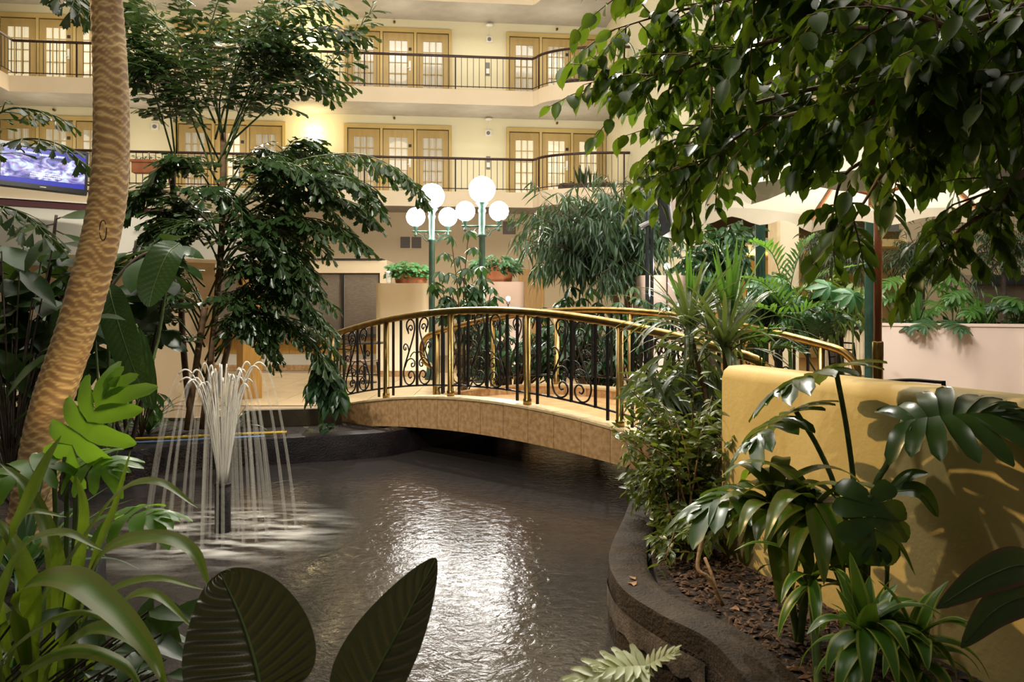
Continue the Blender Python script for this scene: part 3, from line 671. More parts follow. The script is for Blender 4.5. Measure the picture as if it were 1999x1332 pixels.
# ================================================================== LOBBY FURNISHINGS
# ---- globe lamp posts
def lamp_post(px, Y, ztop, label, scale=1.0, arms=1, rz=0.0, dia=0.06):
    x = (px - HX) / F * Y
    ro = empty('lamp_post', (x, Y, 0), rz); tag(ro, label, 'lamp post', 'globe lamp posts')
    R = 0.235 * scale; r = 0.175 * scale; zt = ztop - R
    MB().lathe([(0.13, 0), (0.13, 0.10), (0.10, 0.16), (0.085, 0.45), (dia + 0.012, 0.5), (dia, 0.54), (dia * 0.92, zt - 0.62), (dia * 1.35, zt - 0.60), (dia * 1.35, zt - 0.57), (dia, zt - 0.55), (dia * 0.92, zt - 0.2), (dia * 1.2, zt - 0.14), (dia * 0.9, zt - 0.10), (dia * 1.3, zt - 0.05), (dia * 1.9, zt - 0.01), (dia * 1.9, zt)], 14).build('pole', 'green_paint', ro, True)
    icosphere(R, (0, 0, ztop)).build('globe', 'globe_glass', ro, True)
    sides = [(-1, 0), (1, 0)] if arms == 1 else [(-1, 0), (1, 0), (0, 1), (0, -1)]
    for dx, dy in sides:
        za = zt - 0.42; a = 0.30 * scale
        m = MB()
        m.tube([(dx * 0.04, dy * 0.04, za), (dx * (a + 0.06), dy * (a + 0.06), za)], 0.017, 6)
        m.tube([(dx * q, dy * q, za - h) for q, h in ((0.05, 0.16), (0.09, 0.19), (0.13, 0.16), (0.17, 0.08), (0.24, 0.05), (0.26, 0.02))], 0.010, 5)
        m.tube([(dx * q, dy * q, za - h) for q, h in ((0.06, 0.03), (0.11, 0.05), (0.14, 0.09), (0.11, 0.12), (0.08, 0.10))], 0.008, 5)
        m.lathe([(0.001, -0.10), (0.026, -0.08), (0.03, -0.06), (0.018, -0.03), (0.02, 0.02), (0.05, 0.08), (0.055, 0.10)], 10, (dx * a, dy * a, za))
        m.build('arm', 'green_paint', ro, True)
        icosphere(r, (dx * a, dy * a, za + 0.10 + r * 0.96)).build('globe', 'globe_glass', ro, True)
lamp_post(843, 14.8, P(0, 383, 14.8).z, 'green lamp post with three glowing globes partly behind a palm frond')
lamp_post(941, 14.2, P(0, 370, 14.2).z, 'green lamp post with three glowing globes beside the tall terracotta pot')
lamp_post(1484, 9.2, 4.4, 'green lamp post behind the parlor palms with globes among the fig leaves', 1.25, 1, 0.3, 0.062)
lamp_post(1698, 8.6, 3.85, 'green lamp post standing just behind the umbrella pole', 0.95, 1, 0.2, 0.055)
# ---- planter piers with terracotta pots
def rounded(cx, cy, wx, wy, r, n=5):
    pts = []
    for sx, sy, a0 in ((1, 1, 0), (-1, 1, 90), (-1, -1, 180), (1, -1, 270)):
        for k in range(n + 1):
            a = math.radians(a0 + 90 * k / n)
            pts.append((cx + sx * (wx / 2 - r) + r * math.cos(a), cy + sy * (wy / 2 - r) + r * math.sin(a)))
    return pts
def pier(px0, px1, Y, ztop, m, label):
    x0, x1 = (px0 - HX) / F * Y, (px1 - HX) / F * Y
    ro = empty('planter_pier', ((x0 + x1) / 2, Y + 0.4, 0)); tag(ro, label, 'pier', 'planter piers')
    MB().prism(rounded(0, 0, x1 - x0, 0.8, 0.14), 0.12, ztop).build('body', m, ro, True)
    MB().prism(rounded(0, 0, x1 - x0 + 0.02, 0.82, 0.14), 0.0, 0.12).build('base_tiles', 'marble', ro)
    return ro
pier(732, 836, 15.4, 1.815, 'cream_plaster', 'cream rounded pier with a terracotta trough on top behind the bridge')
pier(936, 1025, 15.0, 1.83, 'pink_plaster', 'pale pink pier beside the wooden lobby door behind the bridge')
pier(1252, 1345, 11.2, 1.80, 'pink_plaster', 'pale pink pier lit by small bulbs right of the bushy tree')
def trough(px0, px1, Y, z0, h, label):
    x0, x1 = (px0 - HX) / F * Y, (px1 - HX) / F * Y; wd = x1 - x0
    ro = empty('terracotta_trough', ((x0 + x1) / 2, Y + 0.35, z0)); tag(ro, label, 'pot', 'terracotta planters')
    rows = []
    prof = [(0.86, 0), (0.95, 0.5), (1.0, 0.86), (1.04, 0.86), (1.04, 1.0), (0.97, 1.0), (0.95, 0.86)]
    n = 40
    for k in range(n + 1):
        a = 2 * math.pi * k / n
        lob = 1 + 0.035 * math.cos(6 * a)
        rows.append([(wd / 2 * s * lob * math.cos(a), 0.22 * s * lob * math.sin(a), h * z) for s, z in prof])
    MB().grid(rows).build('bowl', 'terracotta', ro, True)
    MB().lathe([(0.001, 0), (0.42, 0.0), (0.42, 0.01)], 20).build('soil', 'soil', ro).matrix_basis = Matrix.Translation((0, 0, h * 0.85)) @ Matrix.Diagonal((wd / 0.9, 0.48, 1, 1))
    return ro
trough(764, 832, 15.4, 1.815, 0.26, 'terracotta trough of ivy on the cream pier')
trough(936, 1002, 15.0, 1.83, 0.30, 'terracotta trough with dense leafy plants in front of the wooden door')
# window box troughs on the bulging balconies
for zt, nm in ((Z3, 'upper'), (Z2, 'lower')):
    a = sR - s1; cx, cy = sR - a * 0.42, -DEPTH - 0.62
    w_ = FO + E * cx + NB * cy
    ro = empty('balcony_trough', (w_.x, w_.y, zt), TH); tag(ro, 'long dark planter on the curved %s balcony' % nm, 'planter', 'balcony planters')
    MB().box((-0.75, -0.16, 0), (0.75, 0.16, 0.14)).build('box', 'stem_dark', ro)
    MB().box((-0.72, -0.13, 0.14), (0.72, 0.13, 0.15)).build('soil', 'soil', ro)
# hanging terracotta pot on the lower balcony rail at left
w_ = FO + E * fs(290, DEPTH) + NB * (-DEPTH - 0.05)
ro = empty('rail_pot', (w_.x, w_.y, Z2 + 0.30), TH); tag(ro, 'terracotta window box hanging on the lower balcony railing', 'pot')
MB().prism([(-0.3, -0.28), (0.3, -0.28), (0.3, 0.0), (-0.3, 0.0)], 0, 0.26).build('box', 'terracotta', ro)
MB().prism([(-0.33, -0.31), (0.33, -0.31), (0.33, 0.0), (-0.33, 0.0)], 0.26, 0.32).build('rim', 'terracotta', ro)
# ---- reception counter with roller shades
Yd = 17.0
xr = (755 - HX) / F * Yd; xl = (392 - HX) / F * Yd
zt_, zs0, zs1 = EYE + (600 - 508) / F * Yd, EYE + (600 - 533) / F * Yd, EYE + (600 - 652) / F * Yd
ro = empty('reception_kiosk', (xl, Yd, 0)); tag(ro, 'beige reception kiosk closed with brown roller shades above a wooden counter', 'kiosk')
wd = xr - xl
MB().box((0, 0.02, zs0), (wd, 1.6, zt_)).build('header', 'lobby_plaster', ro)
MB().box((-0.02, -0.02, zt_), (wd - 0.1, 1.62, zt_ + 0.035)).build('cap', 'dark_trim', ro)
MB().box((wd - 0.15, 0.02, 0), (wd, 1.6, zs0)).build('end_post', 'lobby_plaster', ro)
for k, (x0, x1) in enumerate(((wd * 0.0, wd * 0.36), (wd * 0.365, wd * 0.755), (wd * 0.765, wd - 0.15))):
    sh = MB().box((x0 + 0.012, 0.10, zs1), (x1 - 0.012, 0.115, zs0)).build('roller_shade', 'shade_cloth', ro)
for x in (wd * 0.3625, wd * 0.76): MB().box((x - 0.025, 0.04, zs1), (x + 0.025, 0.10, zs0)).build('mullion', 'dark_trim', ro)
MB().box((-0.05, -0.25, zs1 - 0.07), (wd - 0.15, 0.5, zs1)).build('countertop', 'stone_dark', ro)
n = 8
for k in range(n): MB().box((wd * 0.955 * k / n + 0.006, -0.02, 0.36), (wd * 0.955 * (k + 1) / n - 0.006, 0.02, zs1 - 0.07)).build('front_panel', 'wood_panel', ro)
MB().box((0, -0.01, 0.12), (wd - 0.15, 0.2, 0.36)).build('plinth', 'white_panel', ro)
MB().box((0, -0.03, 0.0), (wd - 0.15, 0.22, 0.12)).build('base_tiles', 'marble', ro)
# kiosk wall outlet and small white vase beside trough
tag(MB().lathe([(0.04, 0), (0.055, 0.05), (0.06, 0.2), (0.07, 0.24), (0.05, 0.23)], 12).build('candle_lamp', 'white_ware', None, True, ((757 - HX) / F * 15.4, 15.55, 1.815)), 'small white vase at the left end of the cream pier', 'vase')
# ---- bar on the left: soffit, counter
tvd = V3((math.cos(math.radians(36)), math.sin(math.radians(36)), 0))
tb = P(0, 392, 9.6)
rzb = math.atan2(tvd.y, tvd.x)
ro = empty('bar_soffit', (tb.x - 1.6 * tvd.x, tb.y - 1.6 * tvd.y, 0), rzb); tag(ro, 'beige bar soffit with a maroon trim line under the television', 'soffit')
zb0 = tb.z
MB().box((0, 0.03, zb0 + 0.05), (4.9, 1.2, zb0 + 0.30)).build('upper_face', 'beige_panel', ro)
MB().box((0, 0.0, zb0 + 0.035), (4.9, 1.2, zb0 + 0.05)).build('cornice', 'white_panel', ro)
MB().box((0, 0.02, zb0 - 0.045), (4.9, 1.2, zb0 + 0.035)).build('maroon_band', 'maroon', ro)
MB().box((0, 0.04, zb0 - 0.62), (4.9, 1.2, zb0 - 0.045)).build('lower_face', 'white_panel', ro)
MB().box((4.6, 0.3, 0), (4.88, 0.6, zb0 - 0.62)).build('column', 'wood_panel', ro)
MB().box((0, 1.0, 0), (4.4, 1.2, zb0 - 0.62)).build('back_bar', 'lobby_plaster', ro)
Yb = 13.6
for (pa, pb, lab) in ((-40, 178, 'bar counter section with wood slat front behind the leaning palm'), (186, 330, 'bar counter section with wood slat front right of the leaning palm')):
    x0, x1 = (pa - HX) / F * Yb, (pb - HX) / F * Yb
    ro = empty('bar_counter', (x0, Yb, 0)); tag(ro, lab, 'counter', 'bar counter')
    MB().box((0, 0.02, 0.0), (x1 - x0, 0.7, 0.80)).build('body', 'dark_trim', ro)
    MB().box((-0.05, -0.18, 0.80), (x1 - x0 + 0.05, 0.75, 0.87)).build('countertop', 'stone_dark', ro)
    n = int((x1 - x0) / 0.6) + 1; pw = (x1 - x0) / n
    for k in range(n):
        MB().box((pw * k + 0.05, -0.01, 0.12), (pw * (k + 1) - 0.05, 0.02, 0.70)).build('front_panel', 'wood_panel', ro)
    MB().tube([(0, -0.12, 0.50), (x1 - x0, -0.12, 0.50)], 0.02, 8).build('foot_rail', 'plastic_grey', ro)
for px, nl in ((15, 'white napkin pad on the bar counter at the left edge'), (92, 'white napkin pad on the bar counter just left of the leaning palm'), (205, 'white napkin pad on the bar counter just right of the leaning palm'), (270, 'white napkin pad on the bar counter right of the long hanging leaf'), (316, 'white napkin pad at the right end of the bar counter')):
    Yn = 13.7; x = (px - HX) / F * Yn
    tag(MB().box((-0.2, -0.1, 0), (0.2, 0.1, 0.02)).box((-0.17, -0.08, 0.02), (0.18, 0.09, 0.04)).build('napkin_stack', 'white_ware', None, False, (x, Yn, 0.87), rng.uniform(-0.3, 0.3)), nl, 'napkin', 'napkins along the bar counter')
# ---- television
tc = P(86, 328, 8.9)
tv = empty('television', (tc.x, tc.y, tc.z), math.radians(33)); tv.rotation_euler = (math.radians(-9), math.radians(3), math.radians(33))
tag(tv, 'flat television glowing blue with a news picture under the palm fronds', 'television')
W_, H_ = 0.87, 0.50
MB().box((-W_ / 2, 0, -H_ / 2), (W_ / 2, 0.07, H_ / 2)).build('casing', 'tv_black', tv)
fr = MB(); 
for q in (((-W_ / 2, -0.012, -H_ / 2), (W_ / 2, 0, -H_ / 2 + 0.05)), ((-W_ / 2, -0.012, H_ / 2 - 0.03), (W_ / 2, 0, H_ / 2)), ((-W_ / 2, -0.012, -H_ / 2 + 0.05), (-W_ / 2 + 0.03, 0, H_ / 2 - 0.03)), ((W_ / 2 - 0.03, -0.012, -H_ / 2 + 0.05), (W_ / 2, 0, H_ / 2 - 0.03))): fr.box(*q)
fr.build('bezel', 'tv_black', tv)
mat('screen_blue', (0.01, 0.01, 0.05), None, 0.2, emis=0.9, ecol=(0.03, 0.035, 0.34))
mat('screen_white', (0.2, 0.2, 0.3), None, 0.2, emis=0.9, ecol=(0.78, 0.86, 1.0))
pm_, nt, b = _nodes('screen_picture'); L = nt.links
tc2 = nt.nodes.new('ShaderNodeTexCoord'); mp2 = nt.nodes.new('ShaderNodeMapping'); mp2.inputs['Scale'].default_value = (6, 6, 11); nz2 = nt.nodes.new('ShaderNodeTexNoise'); nz2.inputs['Scale'].default_value = 1.0; nz2.inputs['Detail'].default_value = 5; nz2.inputs['Distortion'].default_value = 1.5
L.new(tc2.outputs['Object'], mp2.inputs[0]); L.new(mp2.outputs[0], nz2.inputs['Vector'])
rp = nt.nodes.new('ShaderNodeValToRGB'); el = rp.color_ramp.elements; el[0].position = 0.36; el[0].color = (0.01, 0.012, 0.06, 1); el[1].position = 0.64; el[1].color = (0.75, 0.85, 1.0, 1)
for ps, cl in ((0.43, (0.08, 0.10, 0.42, 1)), (0.50, (0.34, 0.22, 0.46, 1)), (0.56, (0.40, 0.50, 0.85, 1))): q_ = el.new(ps); q_.color = cl
L.new(nz2.outputs['Fac'], rp.inputs['Fac']); L.new(rp.outputs['Color'], b.inputs['Emission Color']); b.inputs['Emission Strength'].default_value = 0.9; b.inputs['Base Color'].default_value = (0.01, 0.01, 0.02, 1)
sx, sz = W_ / 2 - 0.03, H_ / 2 - 0.04
MB().box((-sx, -0.004, -sz), (sx, -0.001, sz)).build('screen', 'screen_blue', tv)
MB().box((-sx, -0.0055, -sz + 2 * sz * 0.16), (sx, -0.0042, -sz + 2 * sz * 0.80)).build('picture', 'screen_picture', tv)
cap = MB()
for (row, x0, x1, hh) in ((0.845, 0.17, 0.40, 0.05), (0.82, 0.44, 0.74, 0.055), (0.33, 0.36, 0.70, 0.03), (0.275, 0.34, 0.72, 0.03), (0.22, 0.34, 0.70, 0.03)):
    x = x0
    while x < x1:
        wl = rng.uniform(0.008, 0.02); cap.box((-sx + 2 * sx * x, -0.0085, -sz + 2 * sz * row), (-sx + 2 * sx * (x + wl), -0.0042, -sz + 2 * sz * (row + hh))); x += wl + 0.006
stuff(cap.build('caption', 'screen_white', tv))
MB().box((-0.03, -0.014, -H_ / 2 + 0.018), (0.03, -0.012, -H_ / 2 + 0.028)).build('badge', 'plastic_white', tv)
MB().tube([(W_ / 2 - 0.1, 0.07, -0.10), (W_ / 2 + 0.30, 0.12, -0.13)], 0.012, 6).tube([(W_ / 2 - 0.1, 0.07, -0.18), (W_ / 2 + 0.30, 0.12, -0.19)], 0.012, 6).build('bracket', 'dark_steel', tv)
# ---- chairs
def chair(loc, rz, label, cush=True, sc_=1.0):
    ro = empty('cafe_chair', loc, rz); tag(ro, label, 'chair', 'black metal cafe chairs'); ro.scale = (sc_,) * 3
    MB().prism(rounded(0, 0, 0.44, 0.42, 0.06), 0.43, 0.46).build('seat', 'seat_weave', ro, True)
    if cush: MB().prism(rounded(0, 0, 0.42, 0.40, 0.09), 0.46, 0.52).build('cushion', 'cushion', ro, True)
    for x in (-0.19, 0.19):
        MB().tube([(x, -0.18, 0.44), (x * 1.12, -0.21, 0)], 0.013, 6).build('leg', 'iron', ro)
        MB().tube([(x, 0.18, 0.44), (x * 1.12, 0.23, 0)], 0.013, 6).build('leg', 'iron', ro)
        MB().tube(smoothpath([(x, 0.19, 0.43), (x, 0.21, 0.65), (x, 0.25, 0.88)], 4), 0.014, 6).build('back_post', 'iron', ro)
    for z, y in ((0.60, 0.205), (0.69, 0.215), (0.78, 0.23), (0.87, 0.25)):
        MB().tube(smoothpath([(-0.19, y, z), (0, y + 0.04, z + 0.01), (0.19, y, z)], 4), 0.011, 6).build('back_slat', 'iron', ro)
    MB().tube([(-0.2, -0.2, 0.2), (-0.2, 0.21, 0.2)], 0.009, 5).build('stretcher', 'iron', ro); MB().tube([(0.2, -0.2, 0.2), (0.2, 0.21, 0.2)], 0.009, 5).build('stretcher', 'iron', ro)
def cx(px, Y): return ((px - HX) / F * Y, Y, 0.0)
chair(cx(172, 11.4), -1.3, 'black metal chair with a brown cushion beside the leaning palm trunk')
chair(cx(292, 11.9), 0.4, 'black metal chair half hidden behind the long hanging leaf', True)
chair(cx(655, 13.8), -0.3, 'black metal chair seen behind the left end of the bridge railing', True)
chair(cx(706, 13.4), 1.2, 'black metal chair beside the small table behind the bridge', False)
chair(cx(1664, 10.3), 0.2, 'black metal chair behind the right end of the brass rail', False)
chair((2.53, 4.85, 0.0), -0.12, 'black chair back showing above the tan bed wall under the umbrella', False, 1.0)
# small round table
def table(loc, label, top='stone_dark', h=0.73, r=0.38):
    ro = empty('cafe_table', loc); tag(ro, label, 'table', 'cafe tables')
    MB().lathe([(r - 0.02, h - 0.03), (r, h - 0.02), (r, h), (0.001, h + 0.001)], 24).build('table_top', top, ro)
    MB().lathe([(0.03, 0.03), (0.03, h - 0.03)], 10).build('pedestal', 'iron', ro); MB().lathe([(0.22, 0), (0.22, 0.02), (0.04, 0.05)], 18).build('base', 'iron', ro)
table(cx(712, 14.2), 'dark round cafe table behind the bridge railing near the kiosk')
table(cx(300, 12.7), 'white topped cafe table behind the hanging leaf', 'white_ware', 0.80)
# ---- pole with a hanging loudspeaker
xx, Yp = (1268 - HX) / F * 10.4, 10.4
ro = empty('truss_pole', (xx, Yp, 0)); tag(ro, 'slim dark pipe mast with clamps left of the fig leaves', 'mast')
MB().tube([(-0.03, 0, 0), (-0.03, 0, 3.1)], 0.026, 8).build('pipe', 'dark_steel', ro); MB().tube([(0.035, 0.02, 0), (0.035, 0.02, 3.1)], 0.022, 8).build('pipe', 'dark_steel', ro)
for z in (2.95, 2.45): MB().tube([(-0.13, -0.02, z - 0.06), (0.10, -0.02, z + 0.06)], 0.035, 8).build('clamp', 'plastic_grey', ro)
ro = empty('loudspeaker', (xx + 0.28, Yp - 0.05, 2.58), 0.25); tag(ro, 'grey framed loudspeaker hung tilted from the dark mast', 'speaker'); ro.rotation_euler = (-0.35, 0.12, 0.5)
MB().box((-0.13, -0.10, -0.32), (0.13, 0.10, 0.32)).build('cabinet', 'dark_steel', ro)
MB().box((-0.11, -0.115, -0.29), (0.11, -0.10, 0.29)).build('grille', 'grille_metal', ro)
fr = MB()
for q in (((-0.14, -0.125, -0.33), (0.14, -0.10, -0.29)), ((-0.14, -0.125, 0.29), (0.14, -0.10, 0.33)), ((-0.14, -0.125, -0.29), (-0.11, -0.10, 0.29)), ((0.11, -0.125, -0.29), (0.14, -0.10, 0.29))): fr.box(*q)
fr.build('frame', 'plastic_grey', ro)
MB().tube([(-0.13, 0.0, 0.2), (-0.30, 0.03, 0.23)], 0.02, 6).build('hanger', 'dark_steel', ro)
# ---- small accent bulbs
for i, (px, py, Y, pw, lab) in enumerate(((992, 583, 14.2, 30, 'small accent lamp behind leaves in front of the pink pier'), (1302, 520, 10.9, 14, 'upper small accent bulb by the right pink pier'), (1268, 572, 10.9, 10, 'lower small accent bulb by the right pink pier'))):
    p = P(px, py, Y)
    ro = empty('accent_lamp', p); tag(ro, lab, 'lamp', 'accent lamps in the beds')
    icosphere(0.04, (0, 0, 0), 10, 6).build('bulb', 'bulb_glass', ro, True)
    MB().lathe([(0.03, -0.10), (0.035, -0.05), (0.02, -0.04)], 10).build('socket', 'dark_trim', ro)
    MB().tube([(0, 0, -0.08), (0, 0.02, -p.z)], 0.012, 6).build('stake', 'dark_trim', ro)
    light('accent_light', 'POINT', (p.x, p.y - 0.09, p.z + 0.02), pw, (1.0, 0.86, 0.72), size=0.06)
# ---- right hand planter wall (pink) and the dining rail
Yw = 11.2
a, b_ = V3(((1716 - HX) / F * 11.6, 11.6, 0)), V3(((2080 - HX) / F * 10.6, 10.6, 0))
d = (b_ - a); rzw = math.atan2(d.y, d.x); l = d.length
ro = empty('planter_wall', (a.x, a.y, 0), rzw); tag(ro, 'long pink plastered planter wall full of ferns and spiky plants', 'planter')
MB().box((0, 0, 0), (l, 0.12, 1.08)).build('front', 'pink_plaster', ro); MB().box((-0.02, -0.02, 1.08), (l, 0.14, 1.12)).build('coping', 'pink_plaster', ro)
MB().box((0, 0.12, 0), (0.12, 1.1, 1.08)).build('side', 'pink_plaster', ro); MB().box((0.12, 0.12, 0.8), (l, 1.1, 1.02)).build('soil', 'soil', ro)
MB().box((0.0, 1.1, 0), (l, 1.2, 1.08)).build('back', 'pink_plaster', ro)
x0, x1, Yq = (1600 - HX) / F * 12.6, (1700 - HX) / F * 12.6, 12.6
ro = empty('panel_screen', (x0, Yq, 0)); tag(ro, 'ribbed cream divider panel with a dark top rail beyond the chair', 'screen')
n = 14
for k in range(n): MB().box(((x1 - x0) * k / n + 0.004, 0, 0.05), ((x1 - x0) * (k + 1) / n - 0.004, 0.03, 1.0)).build('slat', 'cream_plaster', ro)
MB().box((0, -0.02, 1.0), (x1 - x0, 0.06, 1.1)).build('top_rail', 'dark_trim', ro)
MB().box((0, 0.03, 0.0), (x1 - x0, 0.06, 1.0)).build('backing', 'cream_plaster', ro)
# booth behind the planter at far right
x0, Yq = (1900 - HX) / F * 14.3, 14.3
ro = empty('booth_back', (x0, Yq, 0)); tag(ro, 'grey upholstered booth back with a dark cap beyond the planter', 'booth')
MB().box((0, 0, 0), (1.7, 0.3, 1.75)).build('back', 'shade_cloth', ro); MB().box((-0.04, -0.05, 1.75), (1.75, 0.35, 1.93)).build('cap', 'dark_steel', ro)
# recess ceiling and pale column in the dining alcove
g = MB().box((sR + 0.35, -7.1, 2.6), (sR + 4.6, -2.0, 2.75)); struct(fbuild(g, 'ceiling_alcove', 'ochre_plaster'))
g = MB().box((sR + 0.35, -2.2, 0), (sR + 9, -2.0, 3.4)); struct(fbuild(g, 'wall_alcove', 'ochre_plaster'))
wc = FO + E * (sR + 2.4) - NB * 4.5
light('alcove_light', 'POINT', (wc.x, wc.y, 2.2), 70, GOLD, size=0.25)
xx, Yc = (1521 - HX) / F * 13.0, 13.0
ro = empty('column', (xx, Yc, 0)); tag(ro, 'pale stone column lit beside the dining alcove under the umbrella rim', 'column')
MB().box((-0.07, -0.2, 0.12), (0.25, 0.2, 4.6)).build('shaft', 'cream_plaster', ro)
MB().box((-0.11, -0.22, 0.12), (-0.055, 0.22, 4.6)).build('edge_trim', 'marble_light', ro); MB().box((-0.13, -0.24, 0), (0.29, 0.24, 0.12)).build('base', 'marble', ro)
# ================================================================== UMBRELLA
ux, uy = 2.48, 5.4; UR, UZ, UP = 1.18, 2.10, 2.66
um = empty('market_umbrella', (ux, uy, 0)); tag(um, 'large cream canvas market umbrella on a wooden pole with a brass sleeve', 'umbrella')
MB().lathe([(0.033, 0.50), (0.033, 0.98), (0.036, 1.0), (0.036, 1.11), (0.030, 1.12)], 14).build('sleeve', 'brass', um, True)
MB().lathe([(0.026, 1.1), (0.026, 2.55)], 12).build('pole', 'wood_red', um, True)
MB().lathe([(0.16, 0), (0.16, 0.06), (0.05, 0.12), (0.045, 0.52)], 20).build('base', 'curb_concrete', um)
MB().lathe([(0.03, 2.02), (0.06, 2.04), (0.06, 2.12), (0.03, 2.14)], 12).build('runner', 'wood_rib', um)
angs = [math.radians(90 + 60 * k) for k in range(6)]
vx = [V3((UR * math.cos(a), UR * math.sin(a), UZ)) for a in angs]; top = V3((0, 0, UP))
for k in range(6):
    A, B = vx[k], vx[(k + 1) % 6]; rows = []
    for i in range(7):
        t = i / 6; row = []
        p0 = top.lerp(A, t); p1 = top.lerp(B, t)
        for j in range(9):
            s_ = j / 8; q = p0.lerp(p1, s_); q.z -= 0.07 * t * math.sin(math.pi * s_) * (1.1 - t) ; q.z -= 0.05 * t * t * math.sin(math.pi * s_) * -0.6
            row.append(q)
        rows.append(row)
    MB().grid(rows).build('canopy_panel', 'canvas', um, True)
    rows = [[], []]
    for j in range(13):
        s_ = j / 12; q = A.lerp(B, s_); q.z += 0.03 * math.sin(math.pi * s_); rows[0].append(q.copy())
        o_ = V3((q.x, q.y, 0)).normalized() * 0.02; rows[1].append(V3((q.x + o_.x, q.y + o_.y, q.z - 0.10 - 0.03 * math.cos(4 * math.pi * s_))))
    MB().grid(rows).build('valance', 'canvas', um, True)
    off = V3((0, 0, -0.022))
    MB().tube([top + off, A + off], 0.013, 5).build('rib', 'wood_rib', um)
    MB().tube([V3((0, 0, 2.10)), top.lerp(A, 0.55) + off], 0.011, 5).build('strut', 'wood_rib', um)
# ================================================================== NEAR TAN BED WALL
# gently curved, rounded top
wpts = smoothpath([(1.16, 4.40, 0), (1.42, 3.68, 0), (1.68, 3.02, 0), (1.86, 2.50, 0), (2.05, 1.6, 0)], 6); rows = []
for i, p in enumerate(wpts):
    t = (wpts[min(i + 1, len(wpts) - 1)] - wpts[max(i - 1, 0)]).normalized(); n = V3((-t.y, t.x, 0))
    ww = 0.20; c0 = 0.045
    prof = [(0, -0.25), (0, 0.96), (0.012, 1.0), (c0, 1.025), (ww - c0, 1.03), (ww - 0.01, 1.0), (ww, 0.96), (ww, -0.25)]
    rows.append([(p.x + n.x * q, p.y + n.y * q, z) for q, z in prof])
g = MB().grid(rows); k = len(rows[0]); g.f.append(tuple(range(k))); g.f.append(tuple(len(g.v) - 1 - i for i in range(k)))
o = g.build('bed_wall', 'ochre_plaster', None, True)
tag(o, 'tan plastered bed wall with a rounded top behind the monstera', 'wall')
mod = o.modifiers.new('edge', 'EDGE_SPLIT'); mod.split_angle = math.radians(50)
# soil mound in the right bed
o = MB().prism([(1.06, 5.5), (0.76, 4.4), (0.70, 3.8), (0.83, 3.4), (1.00, 3.0), (1.12, 2.0), (1.15, 1.6), (1.98, 1.65), (1.80, 2.5), (1.62, 3.0), (1.36, 3.68), (1.10, 4.38), (1.2, 5.2), (1.3, 6.2)], -0.3, 0.015).build('bed_soil', 'soil')
tag(o, 'dark mulch of the right planting bed', 'soil', kind='stuff')
mu_ = MB(); mr = random.Random(8)
for i in range(1500):
    yy = mr.uniform(1.9, 4.4); x0_, x1_ = float(np.interp(yy, [1.9, 2.5, 3.0, 3.4, 3.8, 4.4], [1.1, 1.06, 1.02, 0.88, 0.78, 0.80])), float(np.interp(yy, [1.6, 2.5, 3.0, 3.68, 4.4], [1.96, 1.78, 1.60, 1.34, 1.08]))
    xx_ = mr.uniform(x0_, x1_); a_ = mr.random() * 6.28; s_ = mr.uniform(0.008, 0.022); d1 = V3((math.cos(a_), math.sin(a_), mr.uniform(-0.5, 0.5))) * s_; d2 = V3((-math.sin(a_), math.cos(a_), mr.uniform(-0.5, 0.5))) * s_ * 0.45; p_ = V3((xx_, yy, 0.02 + mr.random() * 0.01)); k0 = len(mu_.v)
    mu_.v += [tuple(p_ - d1 - d2), tuple(p_ + d1 - d2), tuple(p_ + d1 + d2), tuple(p_ - d1 + d2), tuple(p_ + V3((0, 0, s_ * 0.5)))]; mu_.f += [(k0, k0 + 1, k0 + 4), (k0 + 1, k0 + 2, k0 + 4), (k0 + 2, k0 + 3, k0 + 4), (k0 + 3, k0, k0 + 4)]
stuff(mu_.build('bark_chips', 'bark_chip', o))
# fallen leaves in the bed
lf = MB().grid([[(-0.03, 0, 0), (-0.02, 0.03, 0.012), (0, 0.06, 0.0)], [(0.0, -0.01, 0.008), (0.006, 0.03, 0.0), (0.008, 0.065, 0.01)], [(0.03, 0.0, 0.02), (0.025, 0.03, 0.008), (0.012, 0.062, 0.006)]]).mesh('fallen_leaf', 'dry_leaf')
for i, (px, py, nm) in enumerate(((1448, 1172, 'dry fallen leaf on the mulch beside the curb'), (1233, 1128, 'dry fallen leaf on top of the curved curb'), (1440, 1190, 'dry fallen leaf lying where the mulch meets the curb'), (1240, 1142, 'second dry leaf flat on the curved curb'))):
    zz = 0.052 if i in (1, 3) else 0.035
    Yl = (EYE - zz) * F / (py - HY); fl_ = link('fallen_leaf', lf, None, P(px, py, Yl), rng.random() * 6); fl_.scale = (0.6, 0.6, 0.6); tag(fl_, nm, 'leaf', 'fallen leaves')
